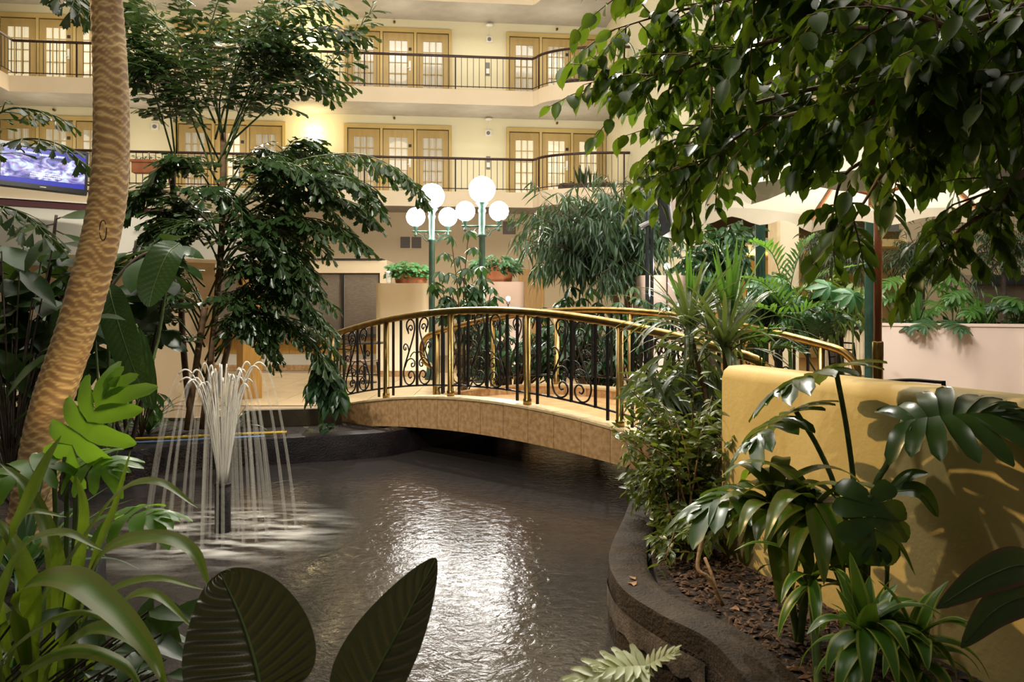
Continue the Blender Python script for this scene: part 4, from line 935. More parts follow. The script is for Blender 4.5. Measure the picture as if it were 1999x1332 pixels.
# ================================================================== PLANTS
UPV = V3((0, 0, 1)); CAM = V3((0, 0, EYE))
TPL = {}
def tpl(shape, m):
    key = (shape, m)
    if key in TPL: return key
    W, n, fold, curl = {'fig': (0.50, 5, 0.16, -0.18), 'lance': (0.13, 3, 0.10, -0.30), 'ellip': (0.40, 4, 0.15, -0.22), 'obov': (0.62, 6, 0.10, -0.25), 'leaflet': (0.10, 3, 0.08, -0.25),
                        'paddle': (0.30, 6, 0.18, -0.12), 'heart': (0.80, 4, 0.06, -0.2), 'scheff': (0.36, 4, 0.14, -0.35), 'sword': (0.11, 4, 0.2, -0.05)}.get(shape, (0, 0, 0, 0))
    vs, fs_, ac = [], [], []
    if shape == 'fishtail':
        vs = [(0, 0, 0), (-0.13, 0.32, 0.03), (0.0, 0.34, -0.01), (0.15, 0.30, 0.03), (-0.24, 0.66, 0.04), (0.0, 0.68, -0.02), (0.27, 0.58, 0.04), (-0.30, 0.93, 0.03), (-0.17, 0.86, 0.0), (-0.10, 1.0, -0.02), (0.03, 0.88, -0.03), (0.12, 0.95, -0.01), (0.20, 0.78, 0.02), (0.33, 0.80, 0.04)]
        fs_ = [(0, 2, 1), (0, 3, 2), (1, 2, 5, 4), (2, 3, 6, 5), (4, 8, 7), (4, 5, 9, 8), (5, 10, 9), (5, 12, 11, 10), (5, 6, 12), (6, 13, 12)]
        ac = [0] * len(vs)
    else:
        def wf(t):
            if shape == 'fig': return (math.sin(math.pi * t ** 0.82)) ** 0.85 * (1 - 0.0 * t) if t < 0.86 else max(0.0, (1 - t) / 0.14) * 0.16 + 0.02
            if shape == 'obov': return (math.sin(math.pi * t ** 1.35)) ** 0.75
            if shape == 'heart': return (math.sin(math.pi * (0.12 + 0.88 * t) ** 0.7)) ** 0.8
            if shape == 'scheff': return (math.sin(math.pi * t ** 1.15)) ** 0.9
            if shape == 'sword': return min(1, 2.0 * (1 - t) ** 0.7) * (0.7 + 0.3 * math.sin(math.pi * t))
            if shape == 'paddle': return (math.sin(math.pi * t ** 0.9)) ** 0.6
            return (math.sin(math.pi * t ** 0.85)) ** 0.9
        ts = [0, 0.1, 0.28, 0.48, 0.66, 0.8, 0.89, 1.0] if shape == 'fig' else [i / n for i in range(n + 1)]
        n = len(ts) - 1
        for i in range(n + 1):
            t = ts[i]; wd = W / 2 * max(0.02, wf(min(t, 0.999)))
            z = curl * t * t
            vs += [(-wd, t, z + fold * wd * 2), (0, t, z), (wd, t, z + fold * wd * 2)]; ac += [1, 0, 1]
        for i in range(n):
            a = i * 3
            fs_ += [(a, a + 1, a + 4, a + 3), (a + 1, a + 2, a + 5, a + 4)]
    me = bpy.data.meshes.new('leaf'); me.from_pydata(vs, [], fs_); me.materials.append(MATS[m])
    me.polygons.foreach_set('use_smooth', [True] * len(me.polygons))
    at = me.attributes.new('across', 'FLOAT', 'POINT'); at.data.foreach_set('value', [float(x) for x in ac])
    me.update()
    TPL[key] = (np.array(vs, float), fs_, me, m, ac)
    return key
def frame(d, up):
    y = d.normalized(); z = up - y * up.dot(y)
    z = z.normalized() if z.length > 1e-5 else y.orthogonal().normalized()
    x = y.cross(z)
    return x, y, z
R = random.Random(3)
class Plant:
    def __init__(s, name, label, cat, base, group=None):
        R.seed(sum((i + 3) * ord(ch) for i, ch in enumerate(label)))
        s.o = V3(base); s.root = empty(name, base); tag(s.root, label, cat, group); s.lv = []; s.tw = MB(); s.twm = 'stem_brown'
    def add(s, key, pos, d, up, size, parent=None, wide=1.0):
        x, y, z = frame(d, up); p = V3(pos) - s.o
        mt = np.array([[x.x * size * wide, y.x * size, z.x * size, p.x], [x.y * size * wide, y.y * size, z.y * size, p.y], [x.z * size * wide, y.z * size, z.z * size, p.z], [0, 0, 0, 1]])
        w_ = V3(pos); ux_ = (w_.x / max(w_.y, 0.3)) * F + HX; uy_ = HY - (w_.z - EYE) / max(w_.y, 0.3) * F
        inside = -60 < ux_ < 2060 and -60 < uy_ < 1390
        s.lv.append((size / max(0.3, w_.y) * (1 if inside else 0.001), key, mt, parent))
    def tube(s, pts, r, name, m, n=6, smooth=True, parent=None):
        return MB().tube([V3(p) - s.o for p in pts], r, n).build(name, m, parent or s.root, smooth)
    def twig(s, pts, r, n=4): s.tw.tube([V3(p) - s.o for p in pts], r, n, False)
    def done(s, limit=300, leafname='leaf', stuffname='foliage', minpx=0.0):
        if s.tw.v: stuff(s.tw.build('twigs', s.twm, s.root, True))
        lv = sorted(s.lv, key=lambda q: -q[0]); k = 0
        while k < len(lv) and k < limit and lv[k][0] * F > minpx: k += 1
        for sc0, key, mt, par in lv[:k]:
            o = bpy.data.objects.new(leafname, TPL[key][2]); COL.objects.link(o); o.parent = par or s.root
            o.matrix_basis = Matrix(mt.tolist())
        rest = {}
        for sc0, key, mt, par in lv[k:]: rest.setdefault(key, []).append(mt)
        bym = {}
        for key, ms in rest.items():
            v, f, me, m, ac = TPL[key]; A = np.array(ms); pts = np.einsum('kij,nj->kni', A[:, :3, :3], v) + A[:, None, :3, 3]
            acc = bym.setdefault(m, [[], [], [], 0])
            for j in range(len(ms)):
                off = acc[3] + j * len(v); acc[1].extend([tuple(off + i for i in q) for q in f])
            acc[0].append(pts.reshape(-1, 3)); acc[2] += list(ac) * len(ms); acc[3] += len(ms) * len(v)
        for m, (vv, ff, ac, _) in bym.items():
            me = bpy.data.meshes.new(stuffname); me.from_pydata(np.concatenate(vv).tolist(), [], ff); me.materials.append(MATS[m])
            me.polygons.foreach_set('use_smooth', [True] * len(me.polygons))
            at = me.attributes.new('across', 'FLOAT', 'POINT'); at.data.foreach_set('value', [float(x) for x in ac]); me.update()
            stuff(link(stuffname, me, s.root))
        return s.root
def rv(a=1.0): return V3((R.uniform(-a, a), R.uniform(-a, a), R.uniform(-a, a)))
def along(path, t):
    x = t * (len(path) - 1); i = min(int(x), len(path) - 2); return path[i].lerp(path[i + 1], x - i), (path[i + 1] - path[i]).normalized()
def leafy(pl, path, n, tl, nl, key, size, droop=0.5, t0=0.15, hang=0.7, spread=1.0, twr=0.004):
    """twigs with alternating leaves along a branch"""
    for i in range(n):
        t = t0 + (1 - t0) * (i + R.random()) / n
        p, tg = along(path, t)
        d = (tg * 0.5 + rv(1.0) * spread).normalized()
        L_ = tl * R.uniform(0.6, 1.2); pts = [p]; q = p.copy(); dd = d.copy()
        for k in range(3):
            dd = (dd + V3((0, 0, -droop * 0.35))).normalized(); q = q + dd * L_ / 3; pts.append(q.copy())
        if twr: pl.twig(pts, [twr, twr * 0.8, twr * 0.6, twr * 0.4])
        for k in range(nl):
            tt = (k + 0.6 + R.uniform(-0.3, 0.3)) / nl; lp, lt = along(pts, min(0.99, max(0.02, tt)))
            sd = lt.cross(UPV); sd = sd.normalized() if sd.length > 0.05 else V3((1, 0, 0))
            ld = lt * 0.55 + sd * (0.75 if k % 2 else -0.75) + V3((0, 0, -hang)) + rv(0.35)
            pl.add(key, lp, ld, UPV * 0.7 + rv(0.6) + sd * (0.4 if k % 2 else -0.4), size * R.uniform(0.7, 1.15))
def fishtail_frond(pl, pts, npair, rl, nl, size, key, rr=0.012, droop=0.4, t0=0.22):
    path = smoothpath(pts, 6)
    fo = pl.tube(path, [rr * (1 - 0.75 * i / len(path)) for i in range(len(path))], 'frond', 'stem_green', 5)
    for i in range(npair):
        t = t0 + (0.98 - t0) * (i + 0.5) / npair
        p, tg = along(path, t); sd = tg.cross(UPV); sd = sd.normalized() if sd.length > 0.1 else V3((1, 0, 0))
        for sgn in (-1, 1):
            d = (tg * (0.55 + 0.5 * t) + sd * sgn * 0.9 + V3((0, 0, R.uniform(-0.3, 0.25)))).normalized()
            L_ = rl * math.sin(math.pi * (0.22 + 0.70 * t)) * R.uniform(0.8, 1.15); ras = [p]; q = p.copy(); dd = d.copy()
            for k in range(3):
                dd = (dd + V3((0, 0, -droop * 0.3))).normalized(); q = q + dd * L_ / 3; ras.append(q.copy())
            pl.twig(ras, [0.005, 0.004, 0.003, 0.002])
            m_ = max(2, int(nl * L_ / rl + 0.5))
            for k in range(m_):
                lp, lt = along(ras, min(0.99, (k + 0.7) / m_)); s2 = lt.cross(UPV); s2 = s2.normalized() if s2.length > 0.05 else V3((1, 0, 0))
                ld = lt * 0.8 + s2 * (0.7 if k % 2 else -0.7) + V3((0, 0, -0.45)) + rv(0.3)
                if k == m_ - 1: ld = lt + V3((0, 0, -0.3))
                pl.add(key, lp, ld, UPV + rv(0.5), size * R.uniform(0.7, 1.2), fo, 0.72)
    return fo
def feather_frond(pl, pts, npair, ll, wd, m, rr=0.008, droop=0.5, t0=0.2, vee=0.35):
    """pinnate palm frond: rachis and narrow leaflets, one part"""
    path = smoothpath(pts, 6); mb_ = MB()
    mb_.tube([p - pl.o for p in path], [rr * (1 - 0.7 * i / len(path)) for i in range(len(path))], 4)
    for i in range(npair):
        t = t0 + (1 - t0) * (i + 0.5) / npair; p, tg = along(path, t); sd = tg.cross(UPV); sd = sd.normalized() if sd.length > 0.1 else V3((1, 0, 0))
        nu = sd.cross(tg).normalized()
        for sgn in (-1, 1):
            L_ = ll * math.sin(math.pi * (0.2 + 0.72 * t)) * R.uniform(0.85, 1.1)
            d = (tg * 0.75 + sd * sgn * 0.8 + nu * vee + rv(0.08)).normalized(); w_ = wd * 0.5
            a = p; b = p + d * L_ * 0.5 + V3((0, 0, -droop * L_ * 0.10)); c = p + d * L_ + V3((0, 0, -droop * L_ * 0.45))
            wv = d.cross(nu).normalized() * w_ if d.cross(nu).length > 0.01 else tg * w_
            n0 = len(mb_.v)
            mb_.v += [tuple(a - pl.o - wv * 0.4), tuple(a - pl.o + wv * 0.4), tuple(b - pl.o + wv), tuple(b - pl.o - wv), tuple(c - pl.o)]
            mb_.f += [(n0, n0 + 1, n0 + 2, n0 + 3), (n0 + 3, n0 + 2, n0 + 4)]
    return mb_.build('frond', m, pl.root, True)
def ribbon(pl, pts, wd, m, name='leaf', fold=0.12, per=4, taper=0.5, roll=None, twist=0.0):
    path = smoothpath(pts, per); n = len(path); rows = []; ac = []; prev = None
    for i, p in enumerate(path):
        t = i / (n - 1); tg = (path[min(i + 1, n - 1)] - path[max(i - 1, 0)]).normalized()
        sd = tg.cross(roll or UPV)
        sd = sd.normalized() if sd.length > 0.12 else (prev or V3((1, 0, 0)))
        if prev and sd.dot(prev) < 0: sd = -sd
        prev = sd
        if twist: sd = Quaternion(tg, twist * t) @ sd
        nu = sd.cross(tg).normalized()
        wf = (0.35 + 0.65 * min(1, t / 0.3)) * min(1.0, ((1 - t) / taper) ** 0.75 if t > 1 - taper else 1.0) + 0.02
        h = wd * 0.5 * wf
        rows.append([p - pl.o - sd * h + nu * fold * h * 2, p - pl.o - sd * h * 0.5 + nu * fold * h * 0.9, p - pl.o, p - pl.o + sd * h * 0.5 + nu * fold * h * 0.9, p - pl.o + sd * h + nu * fold * h * 2]); ac += [1, 0.5, 0, 0.5, 1]
    o = MB().grid(rows).build(name, m, pl.root, True)
    at = o.data.attributes.new('across', 'FLOAT', 'POINT'); at.data.foreach_set('value', [float(x) for x in ac])
    return o
def rosette(pl, c, n, L_, wd, m, e0=10, e1=80, droop=1.0, az0=0.0, az1=360.0, per=3, fold=0.15):
    for i in range(n):
        az = math.radians(az0 + (az1 - az0) * ((i * 0.618034) % 1.0)); el = math.radians(e0 + (e1 - e0) * R.random()); l = L_ * R.uniform(0.7, 1.15)
        d = V3((math.cos(az) * math.cos(el), math.sin(az) * math.cos(el), math.sin(el))); p = V3(c) + V3((0, 0, R.uniform(-0.06, 0.06))); pts = [p]
        for k in range(4):
            d = (d + V3((0, 0, -droop * 0.16 * (k + 0.5) * math.cos(el)))).normalized(); p = p + d * l / 4; pts.append(p.copy())
        ribbon(pl, pts, wd * R.uniform(0.8, 1.15), m, per=per, fold=fold)
def lobed(m, nl=6, slender=1.0, back=True, seed=1, wid=0.46, name='leaf', droop=0.25, cut=0.48):
    """split leaf: lobes either side of a midrib; unit length along +Y"""
    r = random.Random(seed); g = MB()
    for s in (-1, 1):
        for i in range(nl):
            y0, y1 = 0.92 * i / nl, 0.92 * (i + 1) / nl; yc = (y0 + y1) / 2; f = i / (nl - 1)
            ang = math.radians((128 if back else 85) * (1 - f) ** 1.1 + 16 * f + r.uniform(-5, 5)); L_ = wid * (0.80 + 0.45 * math.sin(math.pi * (0.18 + 0.60 * f))) * (1.0 if f < 0.99 else 0.62) * r.uniform(0.92, 1.06)
            d = (math.sin(ang) * s, math.cos(ang)); pr = (math.cos(ang), -math.sin(ang) * s)
            w0 = (y1 - y0) * 0.5; rows = []; lift = r.uniform(-0.015, 0.02); dr = droop * r.uniform(0.7, 1.4)
            da = math.radians(112 if back else 69) / (nl - 1)
            for v, wk in ((0.0, 1.0), (0.25, 1.04), (cut, 1.02 if slender > 0.8 else 0.9), (cut + (1 - cut) * 0.42, 0.86 * slender), (cut + (1 - cut) * 0.77, 0.66 * slender), (1.0, 0.14)):
                cxx, cy = d[0] * L_ * v, yc + d[1] * L_ * v; wl = (w0 + v * L_ * da * 0.5) * wk
                z = 0.10 * v - dr * v * v * L_ * 1.6 - 0.16 * (yc + d[1] * L_ * v) ** 2 + lift * v
                row = []
                for q in (-1, 0, 1):
                    if v == 0: xx, yy = 0.0, yc - q * w0
                    else: xx, yy = cxx + pr[0] * q * wl * s, cy + pr[1] * q * wl * s
                    row.append((xx, yy, z + (0.012 if q else -0.012) * min(1, v * 3)))
                rows.append(row)
            g.grid(rows)
    me = g.mesh(name, m, True)
    at = me.attributes.new('across', 'FLOAT', 'POINT'); return me
def place(pl, me, pos, d, up, size, name='leaf', wide=1.0, parent=None):
    x, y, z = frame(V3(d), V3(up)); p = V3(pos) - pl.o
    o = bpy.data.objects.new(name, me); COL.objects.link(o); o.parent = parent or pl.root
    o.matrix_basis = Matrix(((x.x * size * wide, y.x * size, z.x * size, p.x), (x.y * size * wide, y.y * size, z.y * size, p.y), (x.z * size * wide, y.z * size, z.z * size, p.z), (0, 0, 0, 1)))
    return o
def palmate(pl, c, n, L_, key, tilt=0.45, up=UPV):
    ax = V3(up).normalized(); a = ax.orthogonal().normalized(); b = ax.cross(a); ph = R.random() * 6
    for k in range(n):
        an = ph + 2 * math.pi * k / n; d = a * math.cos(an) + b * math.sin(an) - ax * tilt + rv(0.12)
        pl.add(key, c, d, ax, L_ * R.uniform(0.8, 1.1))

# ------------------------------------------------------------------ leaning palm trunk
pm, nt, b = _nodes('palm_bark'); L = nt.links
at = nt.nodes.new('ShaderNodeAttribute'); at.attribute_name = 'ridge'; tc_ = nt.nodes.new('ShaderNodeTexCoord')
n1 = nt.nodes.new('ShaderNodeTexNoise'); n1.inputs['Scale'].default_value = 9; n1.inputs['Detail'].default_value = 6; L.new(tc_.outputs['Object'], n1.inputs['Vector'])
sm = nt.nodes.new('ShaderNodeMath'); sm.operation = 'MULTIPLY_ADD'; sm.inputs[1].default_value = 0.9; L.new(n1.outputs['Fac'], sm.inputs[0]); L.new(at.outputs['Fac'], sm.inputs[2])
r = nt.nodes.new('ShaderNodeValToRGB'); el = r.color_ramp.elements
el[0].position = 0.30; el[0].color = (0.23, 0.135, 0.065, 1); el[1].position = 1.0; el[1].color = (0.70, 0.55, 0.33, 1); e2 = el.new(0.55); e2.color = (0.38, 0.25, 0.115, 1); e3 = el.new(0.78); e3.color = (0.52, 0.365, 0.18, 1)
mrng = nt.nodes.new('ShaderNodeMapRange'); mrng.inputs[1].default_value = 0.0; mrng.inputs[2].default_value = 1.55; L.new(sm.outputs[0], mrng.inputs[0])
L.new(mrng.outputs[0], r.inputs['Fac']); L.new(r.outputs['Color'], b.inputs['Base Color']); b.inputs['Roughness'].default_value = 0.6
bp = nt.nodes.new('ShaderNodeBump'); bp.inputs['Strength'].default_value = 0.5; bp.inputs['Distance'].default_value = 0.01; L.new(n1.outputs['Fac'], bp.inputs['Height']); L.new(bp.outputs['Normal'], b.inputs['Normal'])
tp = [(58, 1062, 4.42), (68, 960, 4.44), (98, 800, 4.46), (150, 640, 4.48), (188, 500, 4.5), (210, 390, 4.5), (217, 290, 4.5), (217, 190, 4.48), (213, 90, 4.46), (208, 0, 4.44), (203, -110, 4.42), (196, -260, 4.4)]
tpath = smoothpath([P(*q) for q in tp], 44); N_ = len(tpath)
base = tpath[0]; pr = Plant('leaning_palm', 'thick leaning palm trunk with ringed tan bark at the left', 'palm', (base.x, base.y, -0.04))
rad = []
for i in range(N_):
    t = i / (N_ - 1); r0 = np.interp(t, [0, 0.06, 0.2, 0.45, 0.65, 1], [0.150, 0.115, 0.105, 0.100, 0.092, 0.074])
    rad.append(float(r0))
NS = 40
tk = pr.tube(tpath, rad, 'trunk', pm, NS); hh = [0.0]; rid = []
for i in range(1, N_): hh.append(hh[-1] + (tpath[i] - tpath[i - 1]).length)
brr = random.Random(4); jit = [brr.uniform(-0.5, 0.5) for _ in range(400)]
for i in range(N_):
    for k_ in range(NS):
        an = 2 * math.pi * k_ / NS; h = hh[i]; w1 = h * 19 + 0.55 * math.sin(2 * an + 1.1 * h) + 0.25 * math.sin(5 * an + h * 7); w2 = h * 17 - 0.60 * math.sin(2 * an + 0.8 - h) + 0.2 * math.sin(4 * an - h * 5)
        a1 = (0.5 + 0.5 * math.cos(2 * math.pi * w1)) ** 5 * (0.8 + 0.4 * jit[int(w1) % 400]); a2 = (0.5 + 0.5 * math.cos(2 * math.pi * w2)) ** 5 * (0.8 + 0.4 * jit[(int(w2) + 77) % 400]); v_ = min(1.0, max(a1, a2)); rid.append(v_)
        vt = tk.data.vertices[i * NS + k_]; c_ = tpath[i] - pr.o; vt.co = c_ + (vt.co - c_) * (0.985 + 0.035 * v_)
ra_ = tk.data.attributes.new('ridge', 'FLOAT', 'POINT'); ra_.data.foreach_set('value', rid); tk.data.update()
k = int(N_ * 0.455); c0 = min(tpath, key=lambda p: abs((HY - (p.z - EYE) / p.y * F) - 450)) ; nrm = (CAM - c0).normalized()
side = nrm.cross(UPV).normalized(); upv = side.cross(nrm)
cc = c0 + nrm * 0.098 + V3((0.005, 0, 0))
ring = [cc + upv * 0.055 * math.cos(a) + side * 0.017 * math.sin(a) + nrm * (-0.003 * abs(math.sin(a))) for a in [2 * math.pi * q / 24 for q in range(25)]]
pr.tube(ring, 0.0035, 'carved_ring', 'dark_trim', 5)
pr.done()

# ------------------------------------------------------------------ weeping fig, upper right
K = tpl('fig', 'fig_leaf')
pl = Plant('weeping_fig', 'weeping fig tree spreading pointed glossy leaves over the upper right', 'tree', (2.75, 3.5, -0.04)); pl.twm = 'stem_brown'
trunk = [V3((2.75, 3.5, -0.04)), V3((2.72, 3.45, 1.2)), V3((2.6, 3.35, 2.2)), V3((2.45, 3.3, 2.9))]
pl.tube(smoothpath(trunk, 5), 0.06, 'trunk', 'bark_tan', 10)
O1, O2, O3 = V3((2.5, 3.32, 2.75)), V3((2.6, 3.35, 2.3)), V3((2.66, 3.4, 1.9))
def limb(o, pts, n, r0=0.016, tl=0.34, nl=10, size=0.104, **kw):
    n = int(n * 1.35)
    path = smoothpath([o] + [P(*q) for q in pts], 6)
    pl.tube(path, [max(0.003, r0 * (1 - 0.85 * i / len(path))) for i in range(len(path))], 'branch', 'stem_brown', 6)
    leafy(pl, path, n, tl, nl, K, size, **kw)
limb(O1, [(1850, -10, 3.2), (1560, -20, 3.3), (1330, 20, 3.45), (1190, 60, 3.6)], 26)
limb(O1, [(1900, 40, 3.0), (1620, 60, 3.0), (1430, 100, 3.2), (1290, 150, 3.4), (1200, 165, 3.6)], 26)
limb(O2, [(1850, 130, 3.1), (1650, 160, 3.2), (1450, 210, 3.4), (1330, 270, 3.6), (1260, 320, 3.75)], 24)
limb(O2, [(1900, 160, 2.8), (1700, 200, 2.9), (1540, 225, 3.1), (1420, 280, 3.3), (1330, 350, 3.4)], 22)
limb(O2, [(1850, 200, 3.0), (1700, 225, 3.2), (1620, 260, 3.3), (1560, 300, 3.4)], 11, tl=0.24)
limb(O1, [(1800, -60, 3.8), (1500, 30, 4.0), (1350, 120, 4.2), (1290, 240, 4.3)], 24, size=0.10)
limb(O1, [(1950, 60, 2.6), (1750, 20, 2.5), (1600, 0, 2.6), (1460, -30, 2.7)], 22)
limb(O1, [(1960, 100, 3.6), (1820, 60, 3.8), (1650, 90, 4.0), (1520, 160, 4.2)], 24, size=0.10)
limb(O2, [(1980, 180, 2.7), (1850, 240, 2.7), (1740, 320, 2.8), (1690, 390, 2.85), (1660, 440, 2.9)], 8, tl=0.22)
limb(O2, [(1990, 200, 3.0), (1900, 230, 3.1), (1830, 160, 3.2), (1760, 120, 3.3)], 18)
limb(O3, [(2020, 330, 2.8), (1960, 400, 2.7), (1900, 430, 2.7), (1850, 470, 2.75), (1820, 500, 2.8)], 9, tl=0.22, size=0.085)
limb(O3, [(2040, 260, 2.9), (1990, 330, 2.9), (1940, 370, 2.9), (1860, 400, 2.95)], 7, tl=0.22, nl=7)
limb(O1, [(2020, 20, 2.5), (1900, 60, 2.4), (1820, 130, 2.4), (1760, 200, 2.5)], 20)
limb(O1, [(2010, 120, 2.6), (1940, 150, 2.5), (1890, 220, 2.5)], 14)
limb(O2, [(1950, 240, 3.3), (1800, 280, 3.4), (1660, 330, 3.4), (1625, 420, 3.35), (1615, 480, 3.3)], 7, tl=0.2)
limb(O1, [(1700, -90, 3.0), (1450, -60, 3.1), (1250, -40, 3.3)], 18)
limb(O2, [(1700, 120, 3.6), (1480, 170, 3.8), (1380, 240, 3.9), (1350, 330, 3.9)], 22)
limb(O1, [(1980, -10, 3.4), (1880, 20, 3.6), (1770, 60, 3.8)], 18)
limb(O1, [(2040, 160, 3.2), (1960, 200, 3.4), (1900, 250, 3.5)], 14)
pl.done(300)

# ------------------------------------------------------------------ fishtail palms, left centre
K = tpl('fishtail', 'fishtail_leaf')
pl = Plant('fishtail_palm', 'tall fishtail palm clump with jagged drooping leaflets left of the bridge', 'palm', (P(385, 838, 8.8).x, 8.8, -0.04), 'fishtail palms'); pl.twm = 'stem_green'
for pts in ([(395, 838, 8.8), (418, 640, 8.8), (432, 480, 8.8), (436, 330, 8.8), (436, 260, 8.8)], [(375, 838, 8.9), (360, 700, 8.9), (352, 560, 8.9), (345, 430, 8.9), (330, 300, 8.9)], [(365, 840, 8.6), (385, 700, 8.6), (400, 600, 8.6)], [(405, 838, 9.1), (440, 700, 9.1), (470, 560, 9.2)]):
    pl.tube(smoothpath([P(*q) for q in pts], 5), 0.035, 'stem', 'stem_brown', 7)
def ff(pts, npair=10, rl=0.42, nl=6, size=0.15, **kw): fishtail_frond(pl, [P(*q) for q in pts], int(npair * 1.35), rl * 1.1, nl + 3, size * 1.05, K, **kw)
ff([(436, 330, 8.8), (380, 220, 8.7), (310, 110, 8.6), (265, 10, 8.5)]); ff([(436, 300, 8.8), (415, 160, 8.8), (380, 50, 8.8), (350, -40, 8.8)])
ff([(436, 320, 8.8), (480, 200, 8.7), (530, 90, 8.6), (570, -10, 8.5)]); ff([(436, 300, 8.8), (500, 150, 8.6), (600, 60, 8.4), (700, 60, 8.3)], 11)
ff([(436, 320, 8.8), (500, 180, 8.9), (570, 130, 9.0), (650, 175, 9.1)]); ff([(345, 330, 8.9), (310, 210, 8.8), (280, 130, 8.7), (255, 90, 8.6)])
ff([(436, 290, 8.9), (450, 170, 9.2), (480, 70, 9.4), (520, 0, 9.5)]); ff([(345, 300, 8.9), (350, 180, 9.0), (400, 80, 9.1), (470, 40, 9.2)])
ff([(345, 330, 8.9), (330, 200, 9.1), (320, 90, 9.2), (300, 0, 9.3)]); ff([(436, 260, 8.8), (470, 120, 8.4), (560, 20, 8.2), (660, 0, 8.0)], 10)
ff([(436, 280, 8.8), (430, 190, 8.6), (470, 100, 8.4), (540, 80, 8.3)], 9)
ff([(436, 440, 8.8), (540, 330, 8.7), (690, 300, 8.5), (790, 340, 8.4), (838, 395, 8.3)], 13, 0.30, 5, 0.13, droop=0.8)
ff([(436, 440, 8.8), (560, 380, 8.7), (660, 385, 8.6), (735, 430, 8.5)], 11, 0.34); ff([(436, 460, 8.8), (530, 430, 8.6), (630, 430, 8.4), (715, 480, 8.3)], 11, 0.40)
ff([(436, 450, 8.8), (500, 370, 8.9), (560, 290, 9.0), (610, 270, 9.0)], 10, 0.34); ff([(436, 420, 8.8), (520, 350, 9.0), (620, 320, 9.2), (680, 340, 9.3)], 10, 0.36)
ff([(430, 460, 8.8), (370, 400, 8.7), (300, 370, 8.6), (255, 400, 8.5)], 10, 0.36); ff([(400, 480, 8.8), (350, 420, 8.8), (300, 440, 8.7), (270, 500, 8.6)], 9, 0.34)
ff([(436, 470, 8.8), (480, 430, 8.6), (560, 460, 8.5), (600, 540, 8.4)], 9, 0.32)
ff([(420, 560, 8.8), (480, 520, 8.6), (570, 545, 8.4), (660, 600, 8.3)], 11, 0.26, 5, 0.11, droop=0.8); ff([(415, 610, 8.8), (500, 570, 8.6), (590, 590, 8.5), (660, 650, 8.4)], 11, 0.26, 5, 0.11, droop=0.8)
ff([(400, 640, 8.8), (490, 610, 8.6), (580, 640, 8.5), (655, 730, 8.4)], 10, 0.26, 5, 0.12, droop=0.8); ff([(400, 600, 8.8), (350, 530, 8.7), (300, 540, 8.6), (265, 600, 8.5)], 9, 0.3, 5, 0.12)
ff([(390, 650, 8.7), (430, 580, 8.5), (480, 600, 8.4), (510, 660, 8.3)], 9, 0.28, 5, 0.12); ff([(390, 680, 8.7), (340, 620, 8.6), (300, 640, 8.5), (280, 700, 8.4)], 9, 0.26, 5, 0.11)
ff([(420, 540, 8.8), (470, 480, 9.0), (530, 500, 9.2), (570, 570, 9.3)], 9, 0.3, 5, 0.12)
ff([(436, 380, 8.8), (400, 320, 8.6), (340, 310, 8.5), (290, 350, 8.4)], 9, 0.34); ff([(345, 430, 8.9), (380, 370, 8.6), (430, 370, 8.4), (480, 420, 8.3)], 9, 0.34)
ff([(436, 420, 8.8), (490, 330, 8.5), (570, 320, 8.3), (640, 370, 8.2)], 11, 0.36); ff([(436, 480, 8.8), (380, 430, 8.5), (330, 450, 8.3), (290, 520, 8.2)], 9, 0.32)
ff([(436, 400, 8.8), (520, 310, 9.1), (600, 290, 9.3), (660, 300, 9.4)], 10, 0.34); ff([(436, 500, 8.8), (470, 450, 8.4), (530, 470, 8.3), (570, 530, 8.2)], 9, 0.32)
ff([(436, 290, 8.8), (560, 180, 8.7), (640, 130, 8.6), (735, 10, 8.5)], 11, 0.40); ff([(436, 260, 8.9), (400, 130, 9.3), (420, 20, 9.4), (450, -40, 9.5)], 10, 0.42)
ff([(436, 420, 8.8), (600, 350, 8.4), (690, 350, 8.2), (745, 410, 8.1)], 11, 0.34); ff([(400, 560, 8.7), (330, 500, 8.4), (280, 520, 8.3), (250, 580, 8.2)], 9, 0.3, 5, 0.12)
ff([(420, 500, 8.8), (500, 470, 8.5), (580, 500, 8.4), (620, 560, 8.3)], 10, 0.3, 5, 0.13); ff([(390, 620, 8.6), (350, 570, 8.3), (320, 600, 8.2), (300, 660, 8.1)], 9, 0.26, 5, 0.11)
for k in range(14):
    y0 = R.uniform(330, 500); sg = 1 if k % 3 else -1; ln = R.uniform(120, 280) if sg > 0 else R.uniform(90, 170); yy = 8.8 + R.uniform(-0.6, 0.6)
    ff([(436, y0 + 40, 8.8), (436 + sg * ln * 0.35, y0 - 40, yy), (436 + sg * ln * 0.7, y0 - 45, yy - 0.1), (436 + sg * ln, y0 + 20, yy - 0.2)], 9, 0.30, 5, 0.125)
for k in range(5):
    y0 = R.uniform(40, 180); sg = R.choice((-1, 1)); ln = R.uniform(90, 200); yy = 8.8 + R.uniform(-0.6, 0.6)
    ff([(420, y0 + 180, 8.8), (420 + sg * ln * 0.4, y0 + 20, yy), (420 + sg * ln * 0.75, y0 - 40, yy), (420 + sg * ln, y0 - 30, yy)], 10, 0.40, 6, 0.14)
for k in range(9):
    x0 = R.uniform(300, 470); y0 = R.uniform(520, 680); sg = R.choice((-1, 1)); yy = 8.9 + R.uniform(-0.4, 0.3)
    ff([(400, y0 + 60, 8.8), (400 + sg * 40, y0 - 20, yy), (400 + sg * 90, y0 - 20, yy - 0.1), (400 + sg * 140, y0 + 45, yy - 0.2)], 8, 0.24, 5, 0.10)
